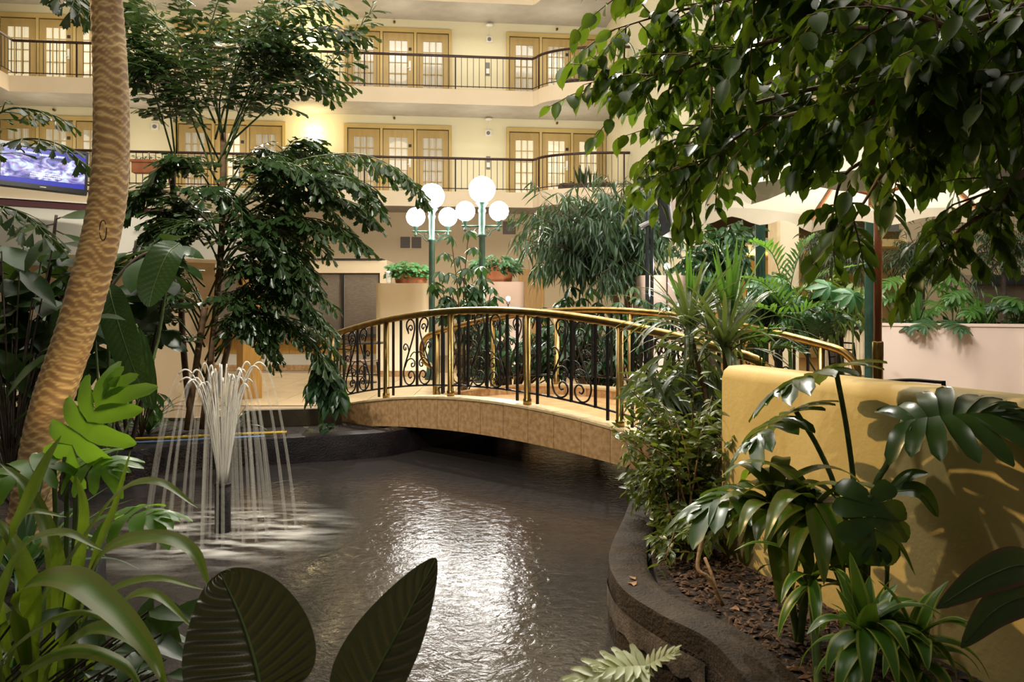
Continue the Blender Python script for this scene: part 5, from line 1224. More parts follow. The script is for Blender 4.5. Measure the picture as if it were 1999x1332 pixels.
for k in range(10):
    y0 = R.uniform(500, 660); ln = R.uniform(120, 260); yy = 8.5 + R.uniform(-0.3, 0.3)
    ff([(420, y0 + 50, 8.8), (420 + ln * 0.35, y0 - 20, yy), (420 + ln * 0.7, y0 - 10, yy - 0.1), (420 + ln, y0 + 60, yy - 0.15)], 9, 0.24, 5, 0.11, droop=0.8)
pl.done(270, 'leaflet', 'leaflets')
# fishtail palm at the far left, in front of the television
pl = Plant('fishtail_palm', 'fishtail palm at the left edge with fronds crossing the television', 'palm', (-4.5, 5.9, -0.04), 'fishtail palms'); pl.twm = 'stem_green'
tb_ = V3((-4.5, 5.9, -0.04))
pl.tube(smoothpath([tb_, V3((-4.45, 5.9, 1.3)), V3((-4.4, 5.9, 2.3)), V3((-4.35, 5.9, 3.1))], 5), 0.045, 'stem', 'stem_brown', 8)
A_, B_ = V3((-4.42, 5.9, 2.0)), V3((-4.37, 5.9, 2.8))
def fl(o, pts, *a, **kw): fishtail_frond(pl, [o] + [P(*q) for q in pts], *a, K, **kw)
fl(A_, [(-60, 330, 5.7), (30, 275, 5.6), (110, 280, 5.5), (170, 325, 5.4)], 7, 0.22, 3, 0.115, t0=0.3); 
fl(A_, [(-80, 300, 5.8), (0, 220, 5.8), (70, 215, 5.8), (140, 240, 5.8)], 8, 0.24, 4, 0.11, t0=0.3); fl(A_, [(-90, 420, 5.6), (-20, 400, 5.4), (50, 420, 5.3), (100, 470, 5.2)], 8, 0.26, 4, 0.12, t0=0.3)
fl(B_, [(-20, -30, 5.6), (80, -60, 5.4), (140, -20, 5.2), (185, 40, 5.1)], 9, 0.30, 5, 0.14, t0=0.35); fl(B_, [(-30, -80, 5.8), (60, -90, 5.7), (120, -30, 5.6), (150, 30, 5.5)], 8, 0.28, 4, 0.14, t0=0.35)
pl.done(120, 'leaflet', 'leaflets')

# ------------------------------------------------------------------ fiddle leaf fig and other broad leaves at left
K = tpl('obov', 'broad_leaf')
pl = Plant('fiddle_leaf_fig', 'fiddle leaf fig with broad dark leaves behind the leaning palm', 'plant', (P(40, 860, 6.9).x, 6.9, -0.04)); pl.twm = 'stem_dark'
st = [[(40, 905, 6.9), (60, 700, 6.9), (95, 540, 6.8), (110, 420, 6.7)], [(30, 905, 6.9), (20, 700, 6.8), (5, 560, 6.7), (-10, 470, 6.6)], [(50, 905, 6.95), (120, 740, 7.0), (190, 600, 7.1), (260, 510, 7.2), (330, 480, 7.3)], [(45, 905, 6.9), (80, 760, 6.7), (120, 640, 6.6), (150, 560, 6.5)]]
for q in st:
    path = smoothpath([P(*z) for z in q], 6); pl.tube(path, [0.028 * (1 - 0.6 * i / len(path)) for i in range(len(path))], 'stem', 'stem_dark', 7)
    for i in range(24):
        p, tg = along(path, 0.28 + 0.72 * (i + R.random() * 0.5) / 24); az = i * 2.4 + R.random()
        d = V3((math.cos(az), math.sin(az) * 0.7, R.uniform(-0.75, 0.35))); pl.add(K, p + d.normalized() * 0.07, d, UPV + V3((0, -0.5, 0)) + rv(0.3), R.uniform(0.30, 0.46)); pl.twig([p, p + d.normalized() * 0.08], 0.006)
pl.done(110)
pl = Plant('fiddle_leaf_fig', 'second fiddle leaf fig right of the leaning palm in front of the bar', 'plant', (P(250, 850, 7.6).x, 7.6, -0.04)); pl.twm = 'stem_dark'
for q in ([(250, 876, 7.6), (235, 700, 7.6), (250, 580, 7.5), (265, 470, 7.4)], [(255, 876, 7.6), (290, 720, 7.6), (315, 600, 7.6), (335, 500, 7.6)], [(245, 876, 7.6), (205, 760, 7.5), (190, 660, 7.4), (200, 560, 7.3)]):
    path = smoothpath([P(*z) for z in q], 6); pl.tube(path, [0.022 * (1 - 0.6 * i / len(path)) for i in range(len(path))], 'stem', 'stem_dark', 7)
    for i in range(14):
        p, tg = along(path, 0.45 + 0.55 * (i + R.random() * 0.5) / 14); az = i * 2.4 + R.random()
        d = V3((math.cos(az), math.sin(az) * 0.7, R.uniform(-0.8, 0.3))); pl.add(K, p + d.normalized() * 0.06, d, UPV + V3((0, -0.5, 0)) + rv(0.3), R.uniform(0.24, 0.40)); pl.twig([p, p + d.normalized() * 0.07], 0.005)
pl.done(45)
pl = Plant('dark_philodendron', 'dark undergrowth of broad leaves filling the left edge below the fiddle leaf fig', 'plant', (P(20, 900, 6.2).x, 6.2, -0.04)); pl.twm = 'stem_dark'; K2 = tpl('ellip', 'broad_leaf')
for i in range(70):
    p = P(R.uniform(-60, 150), R.uniform(440, 830), R.uniform(5.9, 7.4)); p.z = max(p.z, 0.1); az = R.random() * 6.28
    pl.twig([pl.o, pl.o.lerp(p, 0.5) + V3((0, 0, 0.15)), p], 0.006)
    pl.add(K2, p, V3((math.cos(az), math.sin(az) * 0.6 - 0.3, R.uniform(-0.8, 0.4))), UPV + V3((0, -0.5, 0)) + rv(0.3), R.uniform(0.28, 0.5))
pl.done(70)
pl = Plant('bird_of_paradise', 'plant with one long ribbed leaf hanging beside the palm trunk', 'plant', (P(205, 850, 6.4).x, 6.4, -0.04))
def big_leaf(pl, pts, wd, m, rip=0.0, nr=22, fold=0.1, per=8, name='leaf', wpow=0.6, cup=0.0, mid=True, face=None, peak=0.9, nc=6):
    """large blade with rippled side veins following a bent midrib"""
    path = smoothpath(pts, per); n = len(path); rows = []; ac = []; ve = []; prev = None
    for i, p in enumerate(path):
        t = i / (n - 1); tg = (path[min(i + 1, n - 1)] - path[max(i - 1, 0)]).normalized()
        sd = tg.cross(face or UPV); sd = sd.normalized() if sd.length > 0.12 else (prev or V3((1, 0, 0)))
        if prev and sd.dot(prev) < 0: sd = -sd
        prev = sd; nu = sd.cross(tg).normalized(); h = wd * 0.5 * max(0.0, math.sin(math.pi * min(1, t ** peak))) ** wpow + 0.002; row = []
        for j in range(-nc, nc + 1):
            v = j / nc; rr = rip * math.sin(2 * math.pi * (t * nr - abs(v) * 2.2)) * (abs(v) ** 0.5) * (1 - abs(v) ** 6)
            row.append(p - pl.o + sd * v * h + nu * (fold * abs(v) * h + cup * v * v * h + rr)); ac.append(abs(v)); ve.append(max(0.0, math.sin(2 * math.pi * (t * nr - abs(v) * 2.2))) ** 4 * (1 - abs(v) ** 3) * 0.8 if nr else 0.0)
        rows.append(row)
    o = MB().grid(rows).build(name, m, pl.root, True)
    at = o.data.attributes.new('across', 'FLOAT', 'POINT'); at.data.foreach_set('value', [float(x) for x in ac])
    at = o.data.attributes.new('vein', 'FLOAT', 'POINT'); at.data.foreach_set('value', [float(x) for x in ve])
    if mid: MB().tube([q - pl.o - 0 * q for q in path[:-1]], [0.006 * wd / 0.3 * (1 - 0.8 * i / n) + 0.001 for i in range(n - 1)], 5).build('midrib', 'stem_green', o, True)
    return o
TOW = V3((0.05, -1, 0.25))
bl = P(205, 850, 6.4); bl.z = -0.04
pl.tube(smoothpath([bl, P(212, 700, 6.35), P(206, 600, 6.3), P(212, 556, 6.3)], 5), 0.014, 'petiole', 'stem_green', 6)
big_leaf(pl, [P(212, 556, 6.3), P(222, 600, 6.22), P(250, 690, 6.18), P(288, 790, 6.2)], 0.25, 'broad_leaf', 0.004, 22, 0.12, face=TOW, per=36)
pl.tube(smoothpath([bl, P(240, 720, 6.5), P(262, 640, 6.5), P(268, 640, 6.5)], 5), 0.012, 'petiole', 'stem_green', 6)
pl.tube(smoothpath([bl, P(190, 720, 6.5), P(178, 560, 6.6), P(170, 530, 6.6)], 5), 0.012, 'petiole', 'stem_green', 6)
big_leaf(pl, [P(178, 560, 6.6), P(150, 600, 6.5), P(120, 650, 6.45), P(85, 760, 6.4)], 0.26, 'broad_leaf', 0.003, 20, 0.12, face=TOW, per=32)
big_leaf(pl, [P(268, 640, 6.5), P(275, 700, 6.45), P(285, 750, 6.45), P(300, 800, 6.45)], 0.2, 'broad_leaf', 0.003, 22, 0.12, face=TOW)
pl.tube(smoothpath([bl, P(300, 700, 6.7), P(330, 520, 6.8), P(350, 475, 6.8)], 5), 0.012, 'petiole', 'stem_green', 6)
big_leaf(pl, [P(350, 475, 6.8), P(325, 500, 6.7), P(300, 560, 6.65), P(290, 600, 6.6)], 0.30, 'broad_leaf', 0.003, 14, 0.15, face=TOW, per=32)
pl.done()
# low grasses and small plants around the left bed
def low_plant(px, py, Y, n, L_, wd, m, label, cat='plant', group='low bed plants', e0=15, e1=80, droop=1.0, z=-0.04, name='strap_plant'):
    b_ = P(px, py, Y); b_.z = z
    pl = Plant(name, label, cat, b_, group); rosette(pl, b_ + V3((0, 0, 0.05)), n, L_, wd, m, e0, e1, droop); return pl.root
low_plant(205, 835, 8.6, 22, 0.55, 0.05, 'dracaena_leaf', 'strappy green plant at the back shore beside the leaning palm')
low_plant(290, 835, 8.7, 20, 0.55, 0.06, 'palm_leaf_dark', 'strappy plant at the foot of the fishtail palm')
low_plant(10, 850, 8.0, 26, 0.8, 0.05, 'palm_leaf_dark', 'dark grassy clump behind the curb at the left edge')
low_plant(90, 840, 8.2, 24, 0.7, 0.045, 'palm_leaf_dark', 'dark grassy clump just left of the leaning palm trunk')
low_plant(455, 840, 9.0, 14, 0.4, 0.04, 'palm_leaf_dark', 'small grassy tuft between the fountain and the low wall')
pl = Plant('calathea', 'small plant with round leaves on thin stalks beside the hose', 'plant', (P(275, 850, 8.3).x, 8.3, -0.04), 'low bed plants')
K = tpl('ellip', 'palm_leaf')
for i in range(12):
    tip = pl.o + V3((R.uniform(-0.22, 0.22), R.uniform(-0.15, 0.15), R.uniform(0.3, 0.55))); pl.twig([pl.o, pl.o.lerp(tip, 0.6) + V3((0, 0, 0.05)), tip], 0.006)
    pl.add(K, tip, V3((tip.x - pl.o.x, tip.y - pl.o.y, -0.12)), UPV, R.uniform(0.16, 0.24))
pl.done(20)
# drooping bush left of the bridge landing
pl = Plant('drooping_shrub', 'drooping long leaved shrub at the left landing of the bridge', 'shrub', (P(625, 835, 8.75).x, 8.75, -0.04)); K = tpl('ellip', 'palm_leaf_dark')
for tip in ((640, 700, 8.7), (615, 740, 8.7), (655, 730, 8.9), (628, 690, 8.8), (660, 760, 8.6)):
    path = smoothpath([pl.o, pl.o.lerp(P(*tip), 0.5) + V3((0, 0, 0.08)), P(*tip)], 5); pl.tube(path, 0.008, 'stem', 'stem_green', 5)
    for c_ in (0.7, 0.85, 1.0):
        p, _ = along(path, c_); palmate(pl, p, 8, 0.27, K, 0.9)
pl.done(150)
pl = Plant('trailing_vine', 'small round leaved plant hanging over the curb at the bridge abutment', 'plant', (P(628, 842, 8.6).x, 8.6, 0.0)); K = tpl('heart', 'palm_leaf_dark')
for i in range(14): pl.add(K, pl.o + V3((R.uniform(-0.2, 0.15), R.uniform(-0.08, 0.05), R.uniform(0.0, 0.12))), V3((R.uniform(-1, 1), -0.6, R.uniform(-0.4, 0.2))), UPV, R.uniform(0.07, 0.13))
pl.done(14)
# ------------------------------------------------------------------ plants behind the bridge
K = tpl('scheff', 'schefflera_leaf')
def ymin(px): return 8.07 / (0.739 + 0.673 * (px - HX) / F)
def schefflera(base, tips, n, L_, label, limit, group='umbrella plants', per=3):
    pl = Plant('umbrella_plant', label, 'shrub', base, group); pl.twm = 'stem_green'
    for tip in tips:
        tip = V3(tip); mid = pl.o.lerp(tip, 0.55) + V3((R.uniform(-0.1, 0.1), 0, 0.1)); path = smoothpath([pl.o, mid, tip], 6)
        pl.tube(path, [0.014 * (1 - 0.6 * i / len(path)) for i in range(len(path))], 'stem', 'stem_brown', 5)
        for k in range(per):
            p, tg = along(path, 1 - 0.16 * k); az = R.random() * 6.28; q = p + V3((math.cos(az) * 0.14, math.sin(az) * 0.14, 0.06)) if k else p
            if k: pl.twig([p, q], 0.004)
            palmate(pl, q, n, L_, K, 0.5, UPV + rv(0.4))
    pl.done(limit)
b_ = P(905, 640, 11.8); b_.z = -0.03
schefflera(b_, [P(x, y, Y) for x, y, Y in ((880, 460, 11.6), (915, 450, 11.9), (860, 530, 12.1), (900, 540, 12.0), (940, 520, 11.9), (925, 570, 11.8), (870, 580, 12.0), (960, 560, 11.8), (895, 500, 12.0), (950, 590, 11.8), (905, 600, 11.9), (860, 610, 12.2), (975, 610, 11.9), (880, 560, 12.0), (915, 555, 12.1), (945, 545, 12.0), (850, 560, 12.2), (900, 585, 12.1), (930, 600, 12.1), (965, 585, 12.2))], 7, 0.20, 'tall umbrella plant with airy tips between the two globe lamps', 150)
b_ = P(1000, 700, 11.6); b_.z = -0.03
schefflera(b_, [P(x_, R.uniform(632, 728), ymin(x_) + R.uniform(0.15, 1.2)) for x_ in [R.uniform(885, 1110) for _ in range(64)]], 7, 0.17, 'dense umbrella plant hedge behind the bridge railing', 150)
b_ = P(1165, 700, 10.6); b_.z = -0.03
schefflera(b_, [P(x_, R.uniform(612, 735), ymin(x_) + R.uniform(0.15, 1.2)) for x_ in [R.uniform(1080, 1250) for _ in range(54)]], 7, 0.17, 'dense umbrella plant behind the right half of the railing', 110)
b_ = P(1140, 690, 12.5); b_.z = -0.03
schefflera(b_, [P(x, y, Y) for x, y, Y in ((1115, 560, 12.3), (1150, 565, 12.5), (1105, 585, 12.2), (1165, 590, 12.3), (1060, 600, 12.2), (1085, 595, 12.4), (1130, 600, 12.0), (1040, 605, 12.3))], 7, 0.24, 'umbrella plant reaching above the far brass rail beside the bushy tree', 60)
b_ = P(1240, 690, 10.2); b_.z = -0.03
schefflera(b_, [P(x, y, Y) for x, y, Y in ((1235, 560, 10.2), (1210, 590, 10.2), (1260, 585, 10.1), (1290, 590, 10.1), (1225, 610, 10.0), (1310, 600, 10.2), (1280, 620, 10.0), (1250, 630, 9.9))], 7, 0.16, 'umbrella plant at the foot of the dark mast', 60)
# bushy narrow leaved tree
pl = Plant('narrow_leaf_fig', 'bushy tree of long narrow leaves right of the globe lamps', 'tree', (P(1225, 700, 12.2).x, 12.2, -0.03)); pl.twm = 'stem_dark'
K = tpl('lance', 'narrow_leaf')
for q in ([(1222, 690, 12.2), (1225, 600, 12.2), (1218, 540, 12.2)], [(1238, 690, 12.2), (1242, 600, 12.2), (1232, 530, 12.2)], [(1212, 690, 12.2), (1208, 620, 12.2), (1190, 520, 12.1)]):
    pl.tube(smoothpath([P(*z) for z in q], 5), 0.05, 'trunk', 'bark_tan', 8)
for i in range(60):
    a = i * 2.39996; rr = math.sqrt((i + 0.5) / 60); ex = 1165 + 160 * rr * math.cos(a); ey = 440 + 100 * rr * math.sin(a) - 0.10 * (ex - 1172)
    tip = P(ex, ey, 12.1 + R.uniform(-0.9, 0.8)); path = smoothpath([P(1222, 545, 12.2), P(1222, 545, 12.2).lerp(tip, 0.5) + V3((0, 0, 0.12)), tip], 5)
    pl.tube(path, [0.016 * (1 - 0.8 * k / len(path)) for k in range(len(path))], 'branch', 'stem_dark', 5)
    leafy(pl, path, 9, 0.34, 9, K, 0.27, droop=0.7, t0=0.45, hang=0.8, twr=0.003)
pl.done(0)
# ivy and leafy tops of the troughs
def bushy(name, label, c, rx, ry, rz_, n, key, size, limit, hang=0.2, group=None, cat='plant'):
    pl = Plant(name, label, cat, c, group)
    for i in range(n):
        a = R.uniform(0, 6.28); rr = math.sqrt(R.random()); h = R.random(); p = V3(c) + V3((math.cos(a) * rx * rr, math.sin(a) * ry * rr, rz_ * h * (1.1 - rr * 0.5)))
        if i % 3 == 0: pl.twig([V3(c) + V3((math.cos(a) * rx * rr * 0.6, math.sin(a) * ry * rr * 0.5, 0)), p], 0.004)
        pl.add(key, p, V3((math.cos(a), math.sin(a) - 0.3, R.uniform(-0.6, 0.5) - hang)), UPV + V3((0, -0.6, 0)) + rv(0.5), size * R.uniform(0.7, 1.2))
    return pl.done(limit)
bushy('ivy', 'variegated ivy spilling over the trough on the cream pier', P(797, 541, 15.7), 0.42, 0.25, 0.30, 420, tpl('heart', 'ivy_leaf'), 0.105, 160)
bushy('leafy_plant', 'dense green plant filling the trough before the wooden door', P(968, 531, 15.3), 0.44, 0.3, 0.34, 380, tpl('ellip', 'schefflera_leaf'), 0.15, 160)
# balcony plants
for zt, nm in ((Z3, 'upper'), (Z2, 'lower')):
    a = sR - s1; cx_, cy_ = sR - a * 0.42, -DEPTH - 0.62; w_ = FO + E * cx_ + NB * cy_; w_.z = zt + 0.15
    pl = Plant('snake_plant', 'upright snake plant on the curved %s balcony' % nm, 'plant', w_, 'balcony plants'); K = tpl('sword', 'broad_leaf')
    for i in range(16):
        p = w_ + V3((R.uniform(-0.22, 0.22), R.uniform(-0.1, 0.1), -0.02)); pl.add(K, p, V3((R.uniform(-0.35, 0.35), R.uniform(-0.3, 0.3), 1)), V3((R.uniform(-1, 1), -1, 0)), R.uniform(0.35, 0.62))
    pl.done(16)
    bushy('trailing_plant', 'low trailing greenery in the planter on the curved %s balcony' % nm, w_ + E * 0.05 + V3((0, 0, -0.02)), 0.7, 0.14, 0.12, 120, tpl('ellip', 'broad_leaf'), 0.10, 0, group='balcony plants')
w_ = FO + E * fs(290, DEPTH) + NB * (-DEPTH - 0.2); w_.z = Z2 + 0.6
bushy('leafy_plant', 'leafy plant in the terracotta window box on the lower railing', w_, 0.3, 0.14, 0.2, 60, tpl('ellip', 'palm_leaf_dark'), 0.10, 0)
# ------------------------------------------------------------------ right bed beyond the bridge
def parlor(px, py, Y, fr, ll, wd, m, label, z=-0.04, npair=16, rr=0.008, droop=0.5):
    b_ = P(px, py, Y); b_.z = z
    pl = Plant('parlor_palm', label, 'palm', b_, 'parlor palms')
    for q in fr: feather_frond(pl, [b_] + [P(*z_) for z_ in q], npair, ll, wd, m, rr, droop, 0.42)
    pl.done(); return pl
parlor(1545, 740, 8.5, [[(1540, 600, 8.50), (1560, 500, 8.50), (1590, 460, 8.50)], [(1535, 610, 8.50), (1510, 500, 8.50), (1470, 470, 8.40)], [(1545, 620, 8.40), (1600, 540, 8.30), (1690, 515, 8.20)], [(1540, 640, 8.50), (1500, 560, 8.40), (1440, 540, 8.30)], [(1545, 650, 8.40), (1590, 600, 8.20), (1640, 610, 8.10)], [(1540, 650, 8.30), (1480, 600, 8.10), (1430, 620, 8.00)]], 0.32, 0.034, 'palm_leaf', 'parlor palm with bright feathery fronds under the umbrella rim')
parlor(1440, 740, 8.9, [[(1430, 600, 8.90), (1410, 500, 8.90), (1370, 465, 8.90)], [(1440, 600, 8.90), (1460, 500, 8.90), (1500, 470, 8.90)], [(1435, 640, 8.80), (1390, 560, 8.70), (1340, 540, 8.60)], [(1440, 640, 8.80), (1480, 560, 8.70), (1540, 560, 8.60)]], 0.30, 0.026, 'palm_leaf_dark', 'darker parlor palm left of the green lamp post')
parlor(1600, 750, 8.25, [[(1600, 680, 8.25), (1570, 620, 8.15), (1520, 610, 8.05)], [(1605, 680, 8.25), (1640, 620, 8.15), (1680, 640, 8.05)], [(1600, 690, 8.15), (1600, 630, 8.05), (1620, 590, 8.05)], [(1600, 700, 8.15), (1560, 660, 7.95), (1510, 680, 7.85)]], 0.26, 0.024, 'palm_leaf_dark', 'low feathery palm around the end of the far brass rail', droop=0.9)
parlor(1485, 800, 5.7, [[(1490, 700, 5.70), (1500, 650, 5.70), (1540, 640, 5.60)], [(1485, 710, 5.70), (1470, 660, 5.60), (1450, 650, 5.50)], [(1490, 720, 5.60), (1530, 680, 5.50), (1570, 690, 5.40)]], 0.20, 0.030, 'palm_leaf', 'small bright palm just above the end of the tan wall')
# spiky dracaenas between bridge and wall
def dracaena(px, py, Y, heads, L_, wd, n, m, label, name='dracaena', droop=1.0, e0=-10, e1=85):
    b_ = P(px, py, Y); b_.z = 0.0
    pl = Plant(name, label, 'plant', b_, 'dracaenas')
    for h in heads:
        hp = P(*h); pl.tube(smoothpath([b_, b_.lerp(hp, 0.5) + V3((0.04, 0, 0)), hp], 5), 0.018, 'cane', 'stem_brown', 7); rosette(pl, hp, n, L_, wd, m, e0, e1, droop)
    pl.done()
dracaena(1400, 900, 5.6, [(1415, 680, 5.5), (1345, 640, 5.9)], 0.68, 0.036, 54, 'dracaena_leaf', 'spiky dracaena with arching silvery leaves beside the right end of the bridge', droop=0.85, e0=-5, e1=65)
dracaena(1400, 880, 5.9, [(1425, 640, 5.9)], 0.66, 0.042, 14, 'palm_leaf', 'upright bright green sword leaves rising behind the spiky dracaena', 'sword_plant', 0.3, 62, 88)
dracaena(1335, 850, 6.1, [(1348, 650, 6.15)], 0.66, 0.040, 14, 'palm_leaf', 'upright sword leaves just right of the bridge crest', 'sword_plant', 0.4, 58, 86)
K = tpl('lance', 'dracaena_leaf')
pl = Plant('grassy_bamboo', 'drooping grassy leaves hanging over the bridge end', 'plant', (P(1300, 860, 6.3).x, 6.3, -0.04)); pl.twm = 'stem_green'
for i in range(22):
    tip = P(R.uniform(1255, 1410), R.uniform(660, 800), R.uniform(5.7, 6.4)); path = smoothpath([pl.o + V3((R.uniform(-0.1, 0.3), R.uniform(-0.3, 0.1), 0)), pl.o.lerp(tip, 0.6) + V3((0, 0, 0.2)), tip], 4)
    pl.tube(path, 0.006, 'stem', 'stem_green', 4); leafy(pl, path, 5, 0.16, 5, K, 0.34, droop=1.0, t0=0.35, hang=0.5, twr=0.002)
pl.done(0)
# fine leaved shrub spilling over the curb
pl = Plant('spilling_shrub', 'fine leaved glossy shrub spilling over the curb below the bridge', 'shrub', (0.98, 4.75, 0.0)); pl.twm = 'stem_brown'; K = tpl('ellip', 'shrub_leaf')
for i in range(64):
    ex, ey = R.uniform(1215, 1425), R.uniform(740, 1130)
    if ex < 1230 and ey > 1050: ex += 60
    lo = 1300 if ey > 1060 else 1200
    ex = max(ex, lo - 0.2 * (ey - 740) * (ey < 1000) + (30 if ey < 820 else 0))
    tip = P(ex, ey, R.uniform(4.35, 5.0) - 0.4 * (ey > 1000))
    tip.z = max(tip.z, 0.10)
    st_ = pl.o + V3((R.uniform(-0.1, 0.12), R.uniform(-0.6, 0.25), 0)); path = smoothpath([st_, st_.lerp(tip, 0.55) + V3((0.03, 0, 0.15)), tip], 4)
    pl.tube(path, [0.007, 0.006, 0.006, 0.005, 0.005, 0.004, 0.004, 0.003, 0.003], 'stem', 'stem_brown', 4); leafy(pl, path, 7, 0.15, 7, K, 0.072, droop=0.3, t0=0.35, hang=0.15, twr=0.002)
pl.done(150)
# bare canes at the curb
pl = Plant('bare_cane', 'forked bare tan cane leaning out of the mulch by the curb', 'branch', P(1410, 1180, 3.48))
pl.tube(smoothpath([P(1412, 1184, 3.5), P(1385, 1130, 3.55), P(1362, 1108, 3.6), P(1372, 1040, 3.7), P(1358, 1010, 3.75)], 5), 0.010, 'cane', 'bark_tan', 6); pl.tube(smoothpath([P(1404, 1176, 3.52), P(1392, 1130, 3.6), P(1376, 1090, 3.7)], 5), 0.008, 'cane', 'bark_tan', 6); pl.done()
# ------------------------------------------------------------------ monstera
mo = Plant('monstera', 'monstera with split leaves on long stalks against the tan wall', 'plant', P(1690, 1130, 3.05))
base = mo.o.copy(); base.z = 0.0
ML = [lobed('monstera_leaf', 8, 0.90, True, s_, 0.48) for s_ in (1, 2, 3)] + [lobed('monstera_leaf', 5, 1.0, True, 4, 0.50, cut=0.66)]
def mleaf(att, tip, size, up, k=0, stalk=None, wide=1.0):
    A = P(*att); T = P(*tip); place(mo, ML[k], A, T - A, V3(up), size, 'leaf', wide)
    if stalk: mo.tube(smoothpath([base] + [P(*q) for q in stalk] + [A], 5), 0.011, 'petiole', 'stem_green', 7)
mleaf((1632, 722, 3.35), (1500, 735, 3.1), 0.40, (0.1, 0.55, 1), 0, [(1672, 1000, 3.2), (1655, 850, 3.3)])
mleaf((1552, 800, 3.42), (1440, 850, 3.2), 0.36, (0.25, 0.6, 1), 1, [(1640, 990, 3.2), (1600, 880, 3.35)])
mleaf((1764, 822, 2.85), (1930, 792, 2.75), 0.34, (-0.15, -0.50, 0.86), 2, [(1700, 990, 2.95), (1735, 900, 2.9)], 1.0)
mleaf((1698, 966, 2.75), (1716, 1066, 2.68), 0.20, (0.0, -1.0, 0.35), 3, [(1690, 1050, 2.8), (1692, 1000, 2.78)], 1.15)
mleaf((1505, 940, 3.35), (1330, 975, 3.15), 0.40, (0.15, 0.1, 1), 1, [(1620, 1080, 3.2), (1560, 990, 3.3)])
mo.done()
for (pts, wd) in (([(1735, 960, 2.9), (1780, 925, 2.88), (1812, 924, 2.85)], 0.06), ([(1738, 962, 2.85), (1795, 962, 2.8), (1828, 1008, 2.78)], 0.09)):
    pass
pl = Plant('philodendron', 'plain pointed leaves on short stalks low against the tan wall', 'plant', P(1725, 1130, 2.95))
b_ = pl.o.copy(); b_.z = 0.0
for pts, wd in (([(1735, 962, 2.92), (1775, 930, 2.9), (1812, 924, 2.88)], 0.05), ([(1740, 960, 2.88), (1795, 962, 2.84), (1832, 1010, 2.82)], 0.085), ([(1600, 1000, 3.1), (1560, 960, 3.05), (1590, 1000, 3.0)], 0.12)):
    q = [P(*z) for z in pts]; pl.tube(smoothpath([b_, b_.lerp(q[0], 0.6), q[0]], 5), 0.006, 'petiole', 'stem_green', 6); big_leaf(pl, q, wd, 'monstera_leaf', 0.0, fold=0.2, face=V3((0, -0.6, 1)))
pl.done()
# corn plants
def corn(px, py, Y, heads, L_, wd, n, label, e0=-15, e1=80, droop=1.2, m='corn_leaf', zz=0.0):
    b_ = P(px, py, Y); b_.z = zz
    pl = Plant('corn_plant', label, 'plant', b_, 'corn plants')
    for h in heads:
        hp = P(*h); pl.tube(smoothpath([b_, b_.lerp(hp, 0.5), hp], 4), 0.016, 'cane', 'stem_green', 7); rosette(pl, hp, n, L_, wd, m, e0, e1, droop, per=4, fold=0.10)
    pl.done()
corn(1560, 1200, 3.15, [(1515, 985, 3.15), (1590, 1000, 3.05)], 0.38, 0.085, 26, 'corn plant with drooping striped leaves in front of the monstera', -30, 52, 1.7, m='strap_leaf')
corn(1700, 1330, 2.45, [(1690, 1255, 2.42)], 0.25, 0.060, 34, 'yellow striped corn plant in the lower right bed', -5, 80, 1.7)
corn(1800, 1345, 2.4, [(1785, 1275, 2.38)], 0.24, 0.056, 28, 'yellow striped corn plant at the foot of the tan wall', -5, 75, 1.7)
corn(1600, 1320, 2.75, [(1585, 1140, 2.9)], 0.28, 0.05, 12, 'short canes with hanging striped leaves behind the lower corn plants', -30, 50, 1.4)
# red edged leaves at right edge
pl = Plant('red_edged_plant', 'two dark red edged leaves reaching in from the right edge', 'plant', (1.72, 1.75, 0.0))
for pts, wd in (([(2075, 1190, 1.75), (2010, 1108, 1.72), (1930, 1125, 1.68), (1828, 1188, 1.66)], 0.078), ([(2075, 1210, 1.72), (2020, 1165, 1.7), (1945, 1190, 1.66), (1876, 1265, 1.64)], 0.072)):
    q = [P(*z) for z in pts]; pl.tube(smoothpath([pl.o, pl.o.lerp(q[0], 0.7) + V3((0.06, 0, 0)), q[0]], 5), 0.008, 'petiole', 'stem_dark', 6)
    big_leaf(pl, q, wd, 'red_edge_leaf', 0.0015, 20, 0.1, face=V3((0.1, -0.8, 0.6)), wpow=0.75)
pl.done()
# ------------------------------------------------------------------ foreground
pl = Plant('rubber_plant', 'rubber plant with two large dark ribbed leaves at the bottom centre', 'plant', (-0.45, 1.30, -0.04))
q = [P(510, 1400, 1.48), P(498, 1300, 1.50), P(470, 1200, 1.52), P(432, 1120, 1.56)]
pl.tube(smoothpath([pl.o, pl.o + V3((0, 0.05, 0.3)), q[0]], 5), 0.010, 'petiole', 'stem_green', 6)
big_leaf(pl, [P(512, 1370, 1.47), P(500, 1300, 1.49), P(470, 1205, 1.52), P(430, 1118, 1.55)], 0.235, 'foreground_leaf', 0.0032, 13, 0.30, face=V3((0.1, -1, 0.35)), wpow=0.55, per=44, peak=0.75, nc=16)
q = [P(690, 1420, 1.45), P(725, 1330, 1.47), P(790, 1210, 1.50), P(851, 1090, 1.54)]
pl.tube(smoothpath([pl.o, pl.o + V3((0.1, 0.1, 0.28)), q[0]], 5), 0.010, 'petiole', 'stem_green', 6)
big_leaf(pl, q, 0.150, 'foreground_leaf', 0.0028, 14, 0.32, face=V3((-0.45, -0.9, 0.35)), wpow=0.7, per=44, peak=0.75, nc=16)
pl.done()
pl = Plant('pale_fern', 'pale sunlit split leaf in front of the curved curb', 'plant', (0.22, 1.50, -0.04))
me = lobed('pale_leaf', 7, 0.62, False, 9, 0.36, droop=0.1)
A = P(1312, 1292, 1.72); T = P(1120, 1318, 1.62)
